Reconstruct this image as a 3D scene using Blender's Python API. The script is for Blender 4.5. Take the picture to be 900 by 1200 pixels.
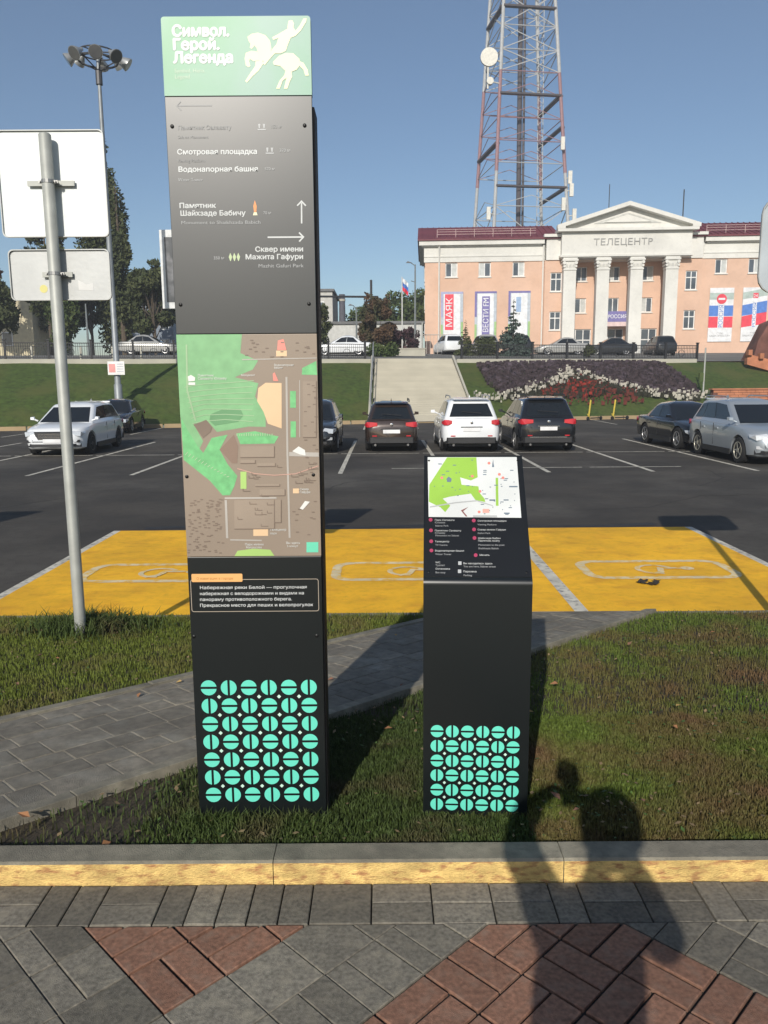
import bpy, bmesh, math, random
import numpy as np
from mathutils import Vector, Matrix
from mathutils.geometry import tessellate_polygon
R = math.radians
random.seed(7); rng = np.random.default_rng(7)
for o in list(bpy.data.objects): bpy.data.objects.remove(o)
scene = bpy.context.scene; C = scene.collection

# ------------------------------------------------------------------ camera, sky, sun, exposure
cam_d = bpy.data.cameras.new('camera'); cam = bpy.data.objects.new('camera', cam_d); C.objects.link(cam)
cam_d.sensor_fit = 'VERTICAL'; cam_d.sensor_height = 36; cam_d.lens = 920 / 1200 * 36
cam_d.clip_start = .02; cam_d.clip_end = 5000
cam.matrix_world = Matrix.Translation((0, 0, 1.7)) @ Matrix.Rotation(R(90 - 9.4), 4, 'X') @ Matrix.Rotation(R(-.4), 4, 'Z')
scene.camera = cam
SUN_AZ, SUN_EL = 14.0, 27.7          # the sun stands behind the camera, a little to the left
w = bpy.data.worlds.new('World'); scene.world = w; w.use_nodes = True
nt = w.node_tree; nt.nodes.clear()
sky = nt.nodes.new('ShaderNodeTexSky'); sky.sky_type = 'NISHITA'; sky.sun_disc = False
sky.sun_elevation = R(SUN_EL); sky.sun_rotation = R(180 + SUN_AZ)
sky.air_density = 1.0; sky.dust_density = .8; sky.ozone_density = 2.8
bg = nt.nodes.new('ShaderNodeBackground'); bg.inputs[1].default_value = .098
wo = nt.nodes.new('ShaderNodeOutputWorld')
nt.links.new(sky.outputs[0], bg.inputs[0]); nt.links.new(bg.outputs[0], wo.inputs[0])
sun_d = bpy.data.lights.new('sun', 'SUN'); sun = bpy.data.objects.new('sun', sun_d); C.objects.link(sun)
sun_d.energy = 4.3; sun_d.angle = R(.5); sun_d.color = (1, .94, .85)
SD = Vector((math.sin(R(SUN_AZ)) * math.cos(R(SUN_EL)), math.cos(R(SUN_AZ)) * math.cos(R(SUN_EL)), -math.sin(R(SUN_EL))))
sun.rotation_euler = SD.to_track_quat('-Z', 'Y').to_euler(); sun.location = (-6, -20, 20)
scene.view_settings.view_transform = 'Standard'; scene.view_settings.look = 'None'
scene.view_settings.exposure = 0; scene.view_settings.gamma = 1

# ------------------------------------------------------------------ materials
MATS = {}
def mat(name, col, rough=.8, metal=0, var=.12, scale=3, bump=0, bscale=60, rand=0, coat=0, col2=None, f2=(.5, .65), s2=1.5, stretch=None, dirt=None, spec=None):
    """Principled with world-space noise variation; col2 = second colour in patches."""
    if name in MATS: return MATS[name]
    m = bpy.data.materials.new(name); m.use_nodes = True; t = m.node_tree; N = t.nodes; L = t.links
    b = N['Principled BSDF']; b.inputs['Roughness'].default_value = rough; b.inputs['Metallic'].default_value = metal
    if coat: b.inputs['Coat Weight'].default_value = coat; b.inputs['Coat Roughness'].default_value = .05
    geo = N.new('ShaderNodeNewGeometry'); pos = geo.outputs['Position']
    if stretch:
        mp = N.new('ShaderNodeMapping'); mp.inputs['Scale'].default_value = stretch; L.new(pos, mp.inputs[0]); pos = mp.outputs[0]
    def noise(sc, det=4):
        n = N.new('ShaderNodeTexNoise'); n.inputs['Scale'].default_value = sc; n.inputs['Detail'].default_value = det
        L.new(pos, n.inputs['Vector']); return n.outputs['Fac']
    def mix(f, a, bb):
        x = N.new('ShaderNodeMix'); x.data_type = 'RGBA'
        if isinstance(f, float): x.inputs[0].default_value = f
        else: L.new(f, x.inputs[0])
        for i, v in ((6, a), (7, bb)):
            if isinstance(v, tuple): x.inputs[i].default_value = (*v, 1)
            else: L.new(v, x.inputs[i])
        return x.outputs[2]
    def ramp(f, a, bb):
        r = N.new('ShaderNodeMapRange'); r.inputs[1].default_value = a; r.inputs[2].default_value = bb; L.new(f, r.inputs[0]); return r.outputs[0]
    c = mix(ramp(noise(scale), .3, .7), tuple(max(0, v * (1 - var)) for v in col), tuple(min(1, v * (1 + var)) for v in col))
    if col2: c = mix(ramp(noise(s2, 6), *f2), c, tuple(col2))
    if rand:
        oi = N.new('ShaderNodeObjectInfo'); r = N.new('ShaderNodeMapRange'); L.new(oi.outputs['Random'], r.inputs[0])
        r.inputs[3].default_value = 1 - rand; r.inputs[4].default_value = 1 + rand
        h = N.new('ShaderNodeHueSaturation'); L.new(c, h.inputs['Color']); L.new(r.outputs[0], h.inputs['Value']); c = h.outputs[0]
    if dirt:                                     # grime: large blotches and fine specks, (amount, size)
        for sc, lo, hi in ((dirt[1], .42, .62), (dirt[1] * 11, .5, .72)):
            dn = N.new('ShaderNodeTexNoise'); dn.inputs['Scale'].default_value = sc; dn.inputs['Detail'].default_value = 8; dn.inputs['Roughness'].default_value = .65; L.new(geo.outputs['Position'], dn.inputs['Vector'])
            f = ramp(dn.outputs['Fac'], lo, hi); mm = N.new('ShaderNodeMath'); mm.operation = 'MULTIPLY'; L.new(f, mm.inputs[0]); mm.inputs[1].default_value = dirt[0]
            c = mix(mm.outputs[0], c, tuple(v * .35 for v in col))
    if spec is not None: b.inputs['Specular IOR Level'].default_value = spec
    L.new(c, b.inputs['Base Color'])
    if bump:
        bn = N.new('ShaderNodeBump'); bn.inputs['Strength'].default_value = min(1, bump); bn.inputs['Distance'].default_value = .01 * max(1, bump)
        L.new(noise(bscale, 6), bn.inputs['Height']); L.new(bn.outputs[0], b.inputs['Normal'])
    MATS[name] = m; return m

ASPH = mat('asphalt', (.048, .041, .032), .9, 0, .35, .5, .6, 60, col2=(.085, .076, .062), f2=(.48, .66), s2=.4, dirt=(.5, .6))
YEL = mat('yellow road paint', (.92, .49, .012), .85, 0, .08, .9, .3, 120, col2=(.72, .33, .012), f2=(.5, .8), s2=4, stretch=(.7, 1.2, 1), dirt=(.28, 1.1))
WLINE = mat('worn white line', (.56, .53, .44), .8, 0, .2, 5, .2, 100, col2=(.2, .19, .18), f2=(.52, .7), s2=14)
WMARK = mat('faint white marking', (.7, .58, .34), .8, 0, .15, 5, .2, 100, col2=(.74, .44, .06), f2=(.48, .66), s2=12)
PGREY = mat('grey paver', (.18, .163, .13), .9, 0, .36, 70, .4, 420, rand=.3, col2=(.28, .25, .19), f2=(.5, .8), s2=22, dirt=(.28, 1.6))
PRED = mat('red paver', (.26, .132, .085), .9, 0, .34, 70, .4, 420, rand=.14, col2=(.28, .18, .13), f2=(.5, .78), s2=22, dirt=(.28, 1.6))
PPATH = mat('path paver', (.225, .2, .155), .85, 0, .25, 20, .6, 220, rand=.18, col2=(.27, .255, .21), f2=(.5, .75), s2=7, dirt=(.45, 1.7))
JOINT = mat('joint sand', (.36, .33, .26), .95, 0, .4, 12, .4, 200)
JDARK = mat('dark joint', (.028, .026, .022), .95, 0, .4, 20, .4, 200)
CONC = mat('concrete', (.27, .245, .185), .9, 0, .2, 16, .6, 260, col2=(.15, .14, .11), f2=(.5, .75), s2=7, dirt=(.45, 2.5))
CONCL = mat('pale concrete', (.42, .4, .33), .9, 0, .1, 1, .3, 60)
KPAINT = mat('worn yellow kerb paint', (.78, .54, .19), .85, 0, .25, 14, .8, 110, col2=(.45, .22, .09), f2=(.5, .66), s2=24, stretch=(.8, 1, 2.2), dirt=(.4, 7))
TANK = mat('tan kerb', (.34, .25, .14), .9, 0, .15, 1, .3, 60)
SOIL = mat('soil', (.05, .038, .022), .95, 0, .4, 8, .8, 60)
BLACKP = mat('black satin sheet', (.005, .0075, .008), .32, 0, .05, 2, spec=.62)
BLACKG = mat('glare-lifted black sheet', (.009, .0125, .013), .36, 0, .05, 2, spec=.75)  # same black sheet, upper panel's glare lifted through its colour and gloss
BLACKM = mat('black case', (.005, .005, .006), .6, 0, .1, 2)
BLACKM.node_tree.nodes['Principled BSDF'].inputs['Specular IOR Level'].default_value = .2
SCREW = mat('screw', (.01, .01, .01), .4, .5)
GREYM = mat('galvanised grey', (.36, .37, .34), .55, .2, .1, 8)
SIGNB = mat('bare sign back', (.66, .69, .68), .55, .1, .06, 5, .15, 30, col2=(.55, .56, .53), f2=(.62, .8), s2=6)
SIGNG = mat('dull sign back', (.45, .46, .45), .5, .15, .06, 5, .1, 30)
def grass_mat(name, g1, g2, br, f, sc):
    m = mat(name, g1, .7, 0, .5, 45, 0, col2=br, f2=f, s2=sc)
    b = m.node_tree.nodes['Principled BSDF']; b.inputs['Specular IOR Level'].default_value = .25
    return m
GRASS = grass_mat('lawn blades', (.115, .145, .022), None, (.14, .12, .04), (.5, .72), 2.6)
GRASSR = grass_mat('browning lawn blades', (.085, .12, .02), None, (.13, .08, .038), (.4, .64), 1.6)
GRASSD = grass_mat('dark green shaded blades', (.05, .075, .018), None, (.09, .07, .035), (.5, .72), 3)  # darker green, with the shade before the steles mixed into the colour
SLOPEG = mat('slope grass', (.046, .075, .01), .95, 0, .35, 4, 1.0, 9, col2=(.075, .085, .018), f2=(.45, .7), s2=.5)
LAWN2 = mat('far grass', (.06, .09, .02), .95, 0, .3, .3, .5, 5)
GLASS = mat('dark car glass', (.012, .015, .018), .06, 0, .05, 1)
WGLASS = mat('window glass', (.09, .11, .13), .12, 0, .5, .4)
TYRE = mat('tyre', (.012, .012, .012), .8)
ALLOY = mat('alloy', (.55, .55, .55), .35, .7)
CHROME = mat('chrome', (.7, .7, .7), .15, .95)
BPLAS = mat('black plastic', (.018, .018, .019), .55)
PLATE = mat('number plate white', (.7, .7, .7), .5)
REDL = mat('red lens', (.5, .02, .03), .2, 0, .1, 4, coat=.5)
CLENS = mat('clear lens', (.62, .64, .66), .12, .3, .1, 4, coat=.5)
WHITEP = mat('white plaster', (.7, .69, .64), .85, 0, .05, .5, dirt=(.15, .3))
SALMON = mat('salmon plaster', (.7, .47, .345), .9, 0, .06, .3, col2=(.62, .4, .28), f2=(.5, .8), s2=.35, dirt=(.12, .25))
ROOFR = mat('maroon metal roof', (.16, .035, .045), .6, 0, .12, .5)
DARKM = mat('dark iron', (.02, .02, .022), .6)
BARK = mat('bark', (.09, .07, .05), .95, 0, .3, 5)

# ------------------------------------------------------------------ mesh helpers
class MB:
    def __init__(s): s.v = []; s.f = []; s.m = []; s.mats = []
    def mi(s, m):
        if m is None: return 0
        if m not in s.mats: s.mats.append(m)
        return s.mats.index(m)
    def add(s, vs, fs, m=None):
        k = len(s.v); i = s.mi(m); s.v += [tuple(v) for v in vs]
        for f in fs: s.f.append([k + a for a in f]); s.m.append(i)
    def box(s, x0, x1, y0, y1, z0, z1, m=None):
        s.add([(x0, y0, z0), (x1, y0, z0), (x1, y1, z0), (x0, y1, z0), (x0, y0, z1), (x1, y0, z1), (x1, y1, z1), (x0, y1, z1)],
              [(0, 3, 2, 1), (4, 5, 6, 7), (0, 1, 5, 4), (1, 2, 6, 5), (2, 3, 7, 6), (3, 0, 4, 7)], m)
    def bar(s, a, b, r, n=6, m=None, r2=None, cap=True):
        a = Vector(a); b = Vector(b); d = (b - a).normalized(); r2 = r if r2 is None else r2
        u = d.orthogonal().normalized(); v = d.cross(u)
        vs = [a + (u * math.cos(2 * math.pi * i / n) + v * math.sin(2 * math.pi * i / n)) * r for i in range(n)]
        vs += [b + (u * math.cos(2 * math.pi * i / n) + v * math.sin(2 * math.pi * i / n)) * r2 for i in range(n)]
        fs = [(i, (i + 1) % n, n + (i + 1) % n, n + i) for i in range(n)]
        if cap: fs += [tuple(range(n))[::-1], tuple(range(n, 2 * n))]
        s.add(vs, fs, m)
    def path(s, pts, r, n=6, m=None):
        for a, b in zip(pts[:-1], pts[1:]): s.bar(a, b, r, n, m)
    def lathe(s, prof, n=20, o=(0, 0, 0), ax='z', m=None):
        vs = []
        for (r, h) in prof:
            for i in range(n):
                a = 2 * math.pi * i / n; c, d = r * math.cos(a), r * math.sin(a)
                p = (c, d, h) if ax == 'z' else ((h, c, d) if ax == 'x' else (d, h, c))
                vs.append((p[0] + o[0], p[1] + o[1], p[2] + o[2]))
        fs = [(j * n + i, j * n + (i + 1) % n, (j + 1) * n + (i + 1) % n, (j + 1) * n + i) for j in range(len(prof) - 1) for i in range(n)]
        fs += [tuple(range(n))[::-1], tuple(range((len(prof) - 1) * n, len(prof) * n))]
        s.add(vs, fs, m)
    def prism(s, poly, y0, y1, m=None):          # polygon in XZ, extruded along Y
        n = len(poly); vs = [(x, y0, z) for x, z in poly] + [(x, y1, z) for x, z in poly]
        s.add(vs, [tuple(range(n)), tuple(range(n, 2 * n))[::-1]] + [(i, n + i, n + (i + 1) % n, (i + 1) % n) for i in range(n)], m)
    def prismx(s, poly, x0, x1, m=None):         # polygon in YZ, extruded along X
        n = len(poly); vs = [(x0, y, z) for y, z in poly] + [(x1, y, z) for y, z in poly]
        s.add(vs, [tuple(range(n))[::-1], tuple(range(n, 2 * n))] + [(i, (i + 1) % n, n + (i + 1) % n, n + i) for i in range(n)], m)
    def flat(s, poly, m=None, y=0, z=None):      # flat polygon facing -Y (or lying at height z)
        s.add([(p[0], y, p[1]) if z is None else (p[0], p[1], z) for p in poly], [tuple(range(len(poly)))], m)
    def hull(s, pts, m=None):
        bm = bmesh.new(); [bm.verts.new(p) for p in pts]; bmesh.ops.convex_hull(bm, input=bm.verts)
        bm.verts.index_update(); s.add([v.co[:] for v in bm.verts], [[v.index for v in f.verts] for f in bm.faces], m); bm.free()
    def mesh(s, name, m=None, smooth=0, fix=True, bevel=0):
        me = bpy.data.meshes.new(name); me.from_pydata(s.v, [], s.f)
        ms = s.mats or ([m] if m else []); [me.materials.append(x) for x in ms]
        if s.mats: me.polygons.foreach_set('material_index', s.m)
        if fix or smooth or bevel:
            bm = bmesh.new(); bm.from_mesh(me)
            if bevel: bmesh.ops.bevel(bm, geom=list(bm.edges), offset=bevel, segments=2, affect='EDGES', profile=.6)
            if fix: bmesh.ops.recalc_face_normals(bm, faces=bm.faces)
            if smooth:
                for f in bm.faces: f.smooth = True
                for e in bm.edges: e.smooth = len(e.link_faces) == 2 and e.calc_face_angle(9) < R(smooth)
            bm.to_mesh(me); bm.free()
        me.update(); return me
    def build(s, name, m=None, parent=None, smooth=0, loc=(0, 0, 0), fix=True, bevel=0, **kw):
        return link(name, s.mesh(name, m, smooth, fix, bevel), parent, loc, **kw)
def link(name, me, parent=None, loc=(0, 0, 0), rot=(0, 0, 0), **kw):
    o = bpy.data.objects.new(name, me); C.objects.link(o); o.location = loc; o.rotation_euler = rot
    if parent: o.parent = parent
    for k, v in kw.items(): o[k] = v
    return o
def thing(name, label, cat, loc=(0, 0, 0), rz=0, group=None):
    o = link(name, None, None, loc, (0, 0, rz)); o.empty_display_size = .2; o['label'] = label; o['category'] = cat
    if group: o['group'] = group
    return o
def tag(o, label, cat, group=None):
    o['label'] = label; o['category'] = cat
    if group: o['group'] = group
    return o
def tree_copy(o, parent=None):
    c = o.copy(); C.objects.link(c)
    if parent: c.parent = parent
    for ch in o.children: tree_copy(ch, c)
    return c
def text_mesh(s, size, bold=0, ext=.0006, align='LEFT', width=None):
    """lettering from the built-in font, each contour filled on its own so that overlapping strokes stay whole"""
    cu = bpy.data.curves.new('lettering', 'FONT'); cu.body = s; cu.size = size; cu.align_x = align
    o = bpy.data.objects.new('lettering', cu); C.objects.link(o)
    bpy.context.view_layer.update()
    dg = bpy.context.evaluated_depsgraph_get(); cv = o.evaluated_get(dg).to_curve(dg)
    loops = []
    for sp_ in cv.splines:
        bp = sp_.bezier_points; P = []
        for k in range(len(bp)):
            a, c = bp[k], bp[(k + 1) % len(bp)]; p0, p1, p2, p3 = a.co, a.handle_right, c.handle_left, c.co
            st = 1 if ((p1 - p0).cross(p3 - p0).length + (p2 - p0).cross(p3 - p0).length) < 1e-4 * size * size else (3 if size < .1 else 5)
            for q in range(st):
                t = q / st; v = p0 * (1 - t) ** 3 + p1 * 3 * t * (1 - t) ** 2 + p2 * 3 * t * t * (1 - t) + p3 * t ** 3
                if not P or (v - P[-1]).length > 1e-6: P.append(v.copy())
        if len(P) > 2: loops.append((P, sum(P[k].x * P[(k + 1) % len(P)].y - P[(k + 1) % len(P)].x * P[k].y for k in range(len(P))) / 2))
    V = []; F = []
    def inside(p, P):
        c = False
        for k in range(len(P)):
            a, b_ = P[k], P[(k + 1) % len(P)]
            if (a.y > p.y) != (b_.y > p.y) and p.x < (b_.x - a.x) * (p.y - a.y) / (b_.y - a.y) + a.x: c = not c
        return c
    hol = [l for l in loops if any(m_[1] * l[1] < 0 and abs(m_[1]) > abs(l[1]) and inside(l[0][0], m_[0]) for m_ in loops)]
    ids = [id(l) for l in hol]; outs = [l for l in loops if id(l) not in ids]
    eps = .00002 if size < .1 else .003
    for n_, (P, A) in enumerate(outs):
        hs = [h_ for h_, B_ in hol if inside(h_[0], P) and abs(B_) < abs(A)]
        ps = [P] + hs; flat = [v for l in ps for v in l]; k0 = len(V); z = ext * (ext > .003) + eps * (n_ % 4)
        V += [(v.x, v.y, z) for v in flat]
        for t in tessellate_polygon([[Vector((v.x, v.y, 0)) for v in l] for l in ps]): F.append([k0 + q for q in t])
        if ext > .003:
            k1 = len(V); V += [(v.x, v.y, 0) for v in flat]; off = 0
            for l in ps:
                for k in range(len(l)): e = (k + 1) % len(l); F.append([k0 + off + k, k0 + off + e, k1 + off + e, k1 + off + k])
                off += len(l)
    me = bpy.data.meshes.new('lettering'); me.from_pydata(V, [], F)
    if width and len(me.vertices):
        xs = [v.co.x for v in me.vertices]; k = width / (max(xs) - min(xs))
        for v in me.vertices: v.co.x *= k
    bpy.data.objects.remove(o); bpy.data.curves.remove(cu)
    if bold:                                     # heavier strokes: shifted copies, each a hair behind the other
        bm = bmesh.new(); bm.from_mesh(me); base = list(bm.verts) + list(bm.edges) + list(bm.faces)
        for k, (dx, dy) in enumerate(((1, 0), (0, 1), (-1, 0), (0, -1), (.7, .7), (-.7, -.7))):
            g = bmesh.ops.duplicate(bm, geom=base)['geom']
            for v in g:
                if isinstance(v, bmesh.types.BMVert): v.co += Vector((dx * bold, dy * bold, -(.00008 if size < .1 else .013) * (k + 1)))
        bm.to_mesh(me); bm.free()
    return me
def text(s, x, y, z, size, m, parent, name='lettering', bold=0, align='LEFT', width=None, rot=(R(90), 0, 0), ext=.0006):
    me = text_mesh(s, size, bold, ext, align, width); me.materials.clear(); me.materials.append(m)
    return link(name, me, parent, (x, y, z), rot)
def clip(poly, nx, ny, d):                       # keep nx*x+ny*y<=d
    out = []
    for i in range(len(poly)):
        a, b = poly[i], poly[(i + 1) % len(poly)]; fa = nx * a[0] + ny * a[1] - d; fb = nx * b[0] + ny * b[1] - d
        if fa <= 0: out.append(a)
        if fa * fb < 0: t = fa / (fa - fb); out.append((a[0] + (b[0] - a[0]) * t, a[1] + (b[1] - a[1]) * t))
    return out
def area(p): return abs(sum(p[i][0] * p[(i + 1) % len(p)][1] - p[(i + 1) % len(p)][0] * p[i][1] for i in range(len(p)))) / 2
def inset(poly, g):                              # shrink a convex polygon by g
    cx = sum(p[0] for p in poly) / len(poly); cy = sum(p[1] for p in poly) / len(poly); out = poly
    for i in range(len(poly)):
        a, b = poly[i], poly[(i + 1) % len(poly)]; nx, ny = b[1] - a[1], a[0] - b[0]; l = math.hypot(nx, ny)
        if l < 1e-6: continue
        nx /= l; ny /= l
        if nx * (cx - a[0]) + ny * (cy - a[1]) > 0: nx, ny = -nx, -ny
        out = clip(out, nx, ny, nx * a[0] + ny * a[1] - g)
        if len(out) < 3: return []
    return out
SHARE = {}
def slab(name, poly, m, parent, h=.03, z=0, gap=.0025, ch=.003):
    """one paving piece: chamfered prism, its origin in its middle; alike pieces share a mesh"""
    poly = inset(poly, gap)
    if len(poly) < 3 or area(poly) < 4e-4: return
    cx = sum(p[0] for p in poly) / len(poly); cy = sum(p[1] for p in poly) / len(poly)
    loc = [(p[0] - cx, p[1] - cy) for p in poly]; key = (m.name, len(loc), tuple((round(a, 3), round(b, 3)) for a, b in loc))
    if key not in SHARE:
        top = inset(loc, ch)
        if len(top) != len(loc): top = [(a * .95, b * .95) for a, b in loc]
        n = len(loc); b = MB()
        b.add([(x, y, -h) for x, y in loc] + [(x, y, -ch * .8) for x, y in loc] + [(x, y, 0) for x, y in top],
              [tuple(range(2 * n, 3 * n))] + [(i, (i + 1) % n, n + (i + 1) % n, n + i) for i in range(n)] + [(n + i, n + (i + 1) % n, 2 * n + (i + 1) % n, 2 * n + i) for i in range(n)])
        SHARE[key] = b.mesh(name, m)
    return link(name, SHARE[key], parent, (cx, cy, z + random.uniform(-.0018, .0018)), (random.uniform(-.006, .006), random.uniform(-.006, .006), 0))

# ------------------------------------------------------------------ terrain
LOT = -.45; K0 = 2.57; LS = .0833
def lawn_z(y): return .05 - (y - K0) * LS
def far_y(x): return 41.3 + .235 * x             # kerb at the foot of the grass bank
def top_y(x): return far_y(x) + 8
def plat_z(x, y): return 2.95 + .05 * min(max(y - top_y(max(min(x, 60), -60)), 0), 38)
def sheet(name, pts, m, z=None, **kw):
    b = MB(); b.add([(p[0], p[1], p[2] if z is None else z) for p in pts], [tuple(range(len(pts)))]); return b.build(name, m, None, **kw)
sheet('ground', [(-900, -500), (900, -500), (900, 60), (-900, 20)], LAWN2, -.62, kind='structure')
b = MB(); X = [-90, 90]
b.add([(-90, 6.74, LOT), (90, 6.74, LOT), (90, far_y(90), LOT), (-90, far_y(-90), LOT)], [(0, 1, 2, 3)]); b.build('parking_lot', ASPH, None, kind='structure')
# grass bank
b = MB(); xs = list(np.linspace(-90, 90, 60)); n = len(xs); rows = [0, .12, .3, .5, .7, .88, 1]
for t in rows:
    for x in xs:
        b.v.append((x, far_y(x) + .15 + 7.85 * t, -.3 + 3.18 * (t + .05 * math.sin(t * math.pi)) + .03 * math.sin(x * 1.3 + t * 9)))
for j in range(len(rows) - 1):
    for i in range(n - 1): b.f.append([j * n + i, j * n + i + 1, (j + 1) * n + i + 1, (j + 1) * n + i]); b.m.append(0)
b.build('grass_bank', SLOPEG, None, smooth=60, kind='structure')
# plateau
b = MB(); b.add([(-900, 20, 2.9), (-90, top_y(-90), 2.95), (90, top_y(90), 2.95), (900, 60, 2.9), (900, 110, 4.85), (90, 100, 4.85), (-90, 100, 4.85), (-900, 110, 4.85), (900, 2500, 4.85), (-900, 2500, 4.85)],
    [(1, 2, 5, 6), (0, 1, 6, 7), (2, 3, 4, 5), (7, 6, 5, 4), (7, 4, 8, 9)])
b.build('upper_street', mat('upper paving', (.16, .155, .14), .9, 0, .2, .3), None, kind='structure')
def quadstrip(name, x0, x1, fy, w, z0, z1, m, n=24):
    b = MB()
    for i in range(n):
        a = x0 + (x1 - x0) * i / n; c = x0 + (x1 - x0) * (i + 1) / n
        P = [(a, fy(a)), (c, fy(c)), (c, fy(c) + w), (a, fy(a) + w)]
        b.add([(p[0], p[1], z0) for p in P] + [(p[0], p[1], z1) for p in P], [(4, 5, 6, 7), (0, 1, 5, 4), (2, 3, 7, 6)])
    return b.build(name, m, None, kind='structure')
# park lawn left of the steps, behind the fence
b = MB(); b.add([(-90, top_y(-90) + 1.6, 3.04), (-4.5, top_y(-4.5) + 2.5, 3.09), (-4.5, 58, 3.5), (-90, 52, 4.2)], [(0, 1, 2, 3)]); b.build('park_lawn', LAWN2, None, kind='structure')
# tan kerb at the foot of the bank: one-metre stones near the middle, strip beyond
root = link('far_kerb', None, kind='structure')
kb = MB(); kb.box(-.74, .74, 0, .18, -.3, .0); kme = kb.mesh('kerbstone', TANK)
for i in range(-20, 19):
    x = i * 1.52 + .6
    link('kerbstone', kme, root, (x, far_y(x) - .02, LOT + .19), (0, 0, math.atan(.235)))
for (a, c) in ((-90, -31), (29.5, 90)): quadstrip('far_kerb_strip', a, c, far_y, .18, -.45, -.26, TANK)
# concrete retaining strip on top of the bank
quadstrip('retaining_strip', -90, -.75, lambda x: top_y(x) - .1, .35, 2.55, 3.1, CONCL)
quadstrip('retaining_strip', 4.65, 21.3, lambda x: top_y(x) - .1, .35, 2.55, 3.1, CONCL)

# ---- lot markings
Z1 = LOT + .004; Z2 = LOT + .008
def rect(b, x0, x1, y0, y1, z): b.add([(x0, y0, z), (x1, y0, z), (x1, y1, z), (x0, y1, z)], [(0, 1, 2, 3)])
b = MB()
for i in range(24):
    for j in range(10):
        rect(b, -3.9 + i * 8.35 / 24, -3.9 + (i + 1) * 8.35 / 24, 6.80 + j * .463, 6.80 + (j + 1) * .463, Z1)
b.build('yellow_bays', YEL, None, kind='structure')
b = MB(); rect(b, -4.0, -3.9, 6.8, 11.43, Z1); rect(b, 4.45, 4.55, 6.8, 11.43, Z1)
rect(b, 1.79, 1.92, 6.95, 11.4, Z2); rect(b, -1.07, -.94, 6.95, 11.4, Z2); b.build('bay_lines', WLINE, None, kind='structure')
b = MB()
for k in range(-9, 12):
    x = 1.45 + 2.49 * k; rect(b, x - .055, x + .055, 18.6, 29.3, Z1)
for k in range(-14, 14): rect(b, 1.2 + 2.49 * k, 1.2 + 2.49 * k + 2.38, 23.85, 23.95, Z1)
for k in (0, 1, 2): rect(b, .2 + 2.49 * k, .2 + 2.49 * k + 2.3, 19.62, 19.7, Z1)
for k in range(-9, 12):
    x = 1.6 + 2.49 * k; y = far_y(x); rect(b, x - .05, x + .05, y - 5, y - .2, Z1)
b.build('parking_lines', WLINE, None, kind='structure')
def ring_strip(b, pts, wd, z, closed=True, m=None, y=None):
    """one mitred band along a line of points, lying at height z (or facing -Y at depth y)"""
    P = []
    for p in pts:
        if not P or (Vector(p) - P[-1]).length > 1e-4: P.append(Vector(p))
    if closed and (P[0] - P[-1]).length < 1e-4: P.pop()
    n = len(P); V = []
    for i in range(n):
        a = P[i - 1] if (closed or i) else P[0] * 2 - P[1]; c = P[(i + 1) % n] if (closed or i < n - 1) else P[-1] * 2 - P[-2]
        u = (P[i] - a).normalized(); v = (c - P[i]).normalized(); q = Vector((-u.y - v.y, u.x + v.x)); q.normalize(); k = wd / 2 / max(.35, q.dot(Vector((-u.y, u.x))))
        V += [P[i] - q * k, P[i] + q * k]
    b.add([(p.x, p.y, z) if y is None else (p.x, y, p.y) for p in V], [(2 * i, 2 * ((i + 1) % n), 2 * ((i + 1) % n) + 1, 2 * i + 1) for i in range(n if closed else n - 1)], m)
for k, pts in enumerate(([(-9, 12.2), (-7.4, 12.9), (-6.6, 14.0), (-5.9, 15.3)], [(-2.2, 14.2), (-1.2, 15.1), (-.9, 16.9), (.1, 17.6)], [(3.2, 13.0), (4.6, 13.3), (6.0, 14.6), (8.2, 14.9)], [(6.5, 16.0), (7.6, 17.4), (7.9, 19.2)], [(-14, 17), (-11, 16.2), (-9.2, 17.3)], [(1.5, 12.6), (2.2, 13.9), (1.9, 15.5)])):
    P = []
    for a_, c_ in zip(pts[:-1], pts[1:]):
        for q in range(6): t = q / 6; P.append((a_[0] + (c_[0] - a_[0]) * t + random.uniform(-.06, .06), a_[1] + (c_[1] - a_[1]) * t + random.uniform(-.06, .06)))
    b = MB(); ring_strip(b, P, .028, LOT + .003, False); b.build('asphalt_crack', JDARK, None, kind='structure')
b = MB(); P = [(x, 11.62 + .1 * math.sin(x * 1.7) + random.uniform(-.03, .03)) for x in np.arange(-3.6, 4.2, .35)]; ring_strip(b, P, .2, LOT + .003, False); b.build('tar_seam', mat('tar', (.02, .019, .018), .7, 0, .4, 6), None, kind='structure')
for x0 in (-3.45, -.6, 2.25):
    b = MB(); P = []
    for cx, cy, a0 in ((x0 + 1.5, 9.0, 0), (x0 + .25, 9.0, 90), (x0 + .25, 8.6, 180), (x0 + 1.5, 8.6, 270)):
        for k in range(5): a = R(a0 + k * 22.5); P.append((cx + .2 * math.cos(a), cy + .2 * math.sin(a)))
    ring_strip(b, P, .11, Z2)
    ox, oy = x0 + .88, 8.8; a0 = 0                # wheelchair figure lying across the bay
    ring_strip(b, [(ox - .02 + .2 * math.cos(R(a)), oy + .2 * math.sin(R(a)) - .02) for a in range(20, 300, 20)], .06, Z2 + .002, False)
    ring_strip(b, [(ox + .28, oy + .02), (ox + .05, oy + .03), (ox + .0, oy - .16), (ox - .12, oy - .24)], .07, Z2 + .004, False)
    ring_strip(b, [(ox + .36 + .05 * math.cos(R(a)), oy + .02 + .05 * math.sin(R(a))) for a in range(0, 360, 45)], .06, Z2 + .002)
    o = b.build('wheelchair_marking', WMARK, None, kind='structure')

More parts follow.
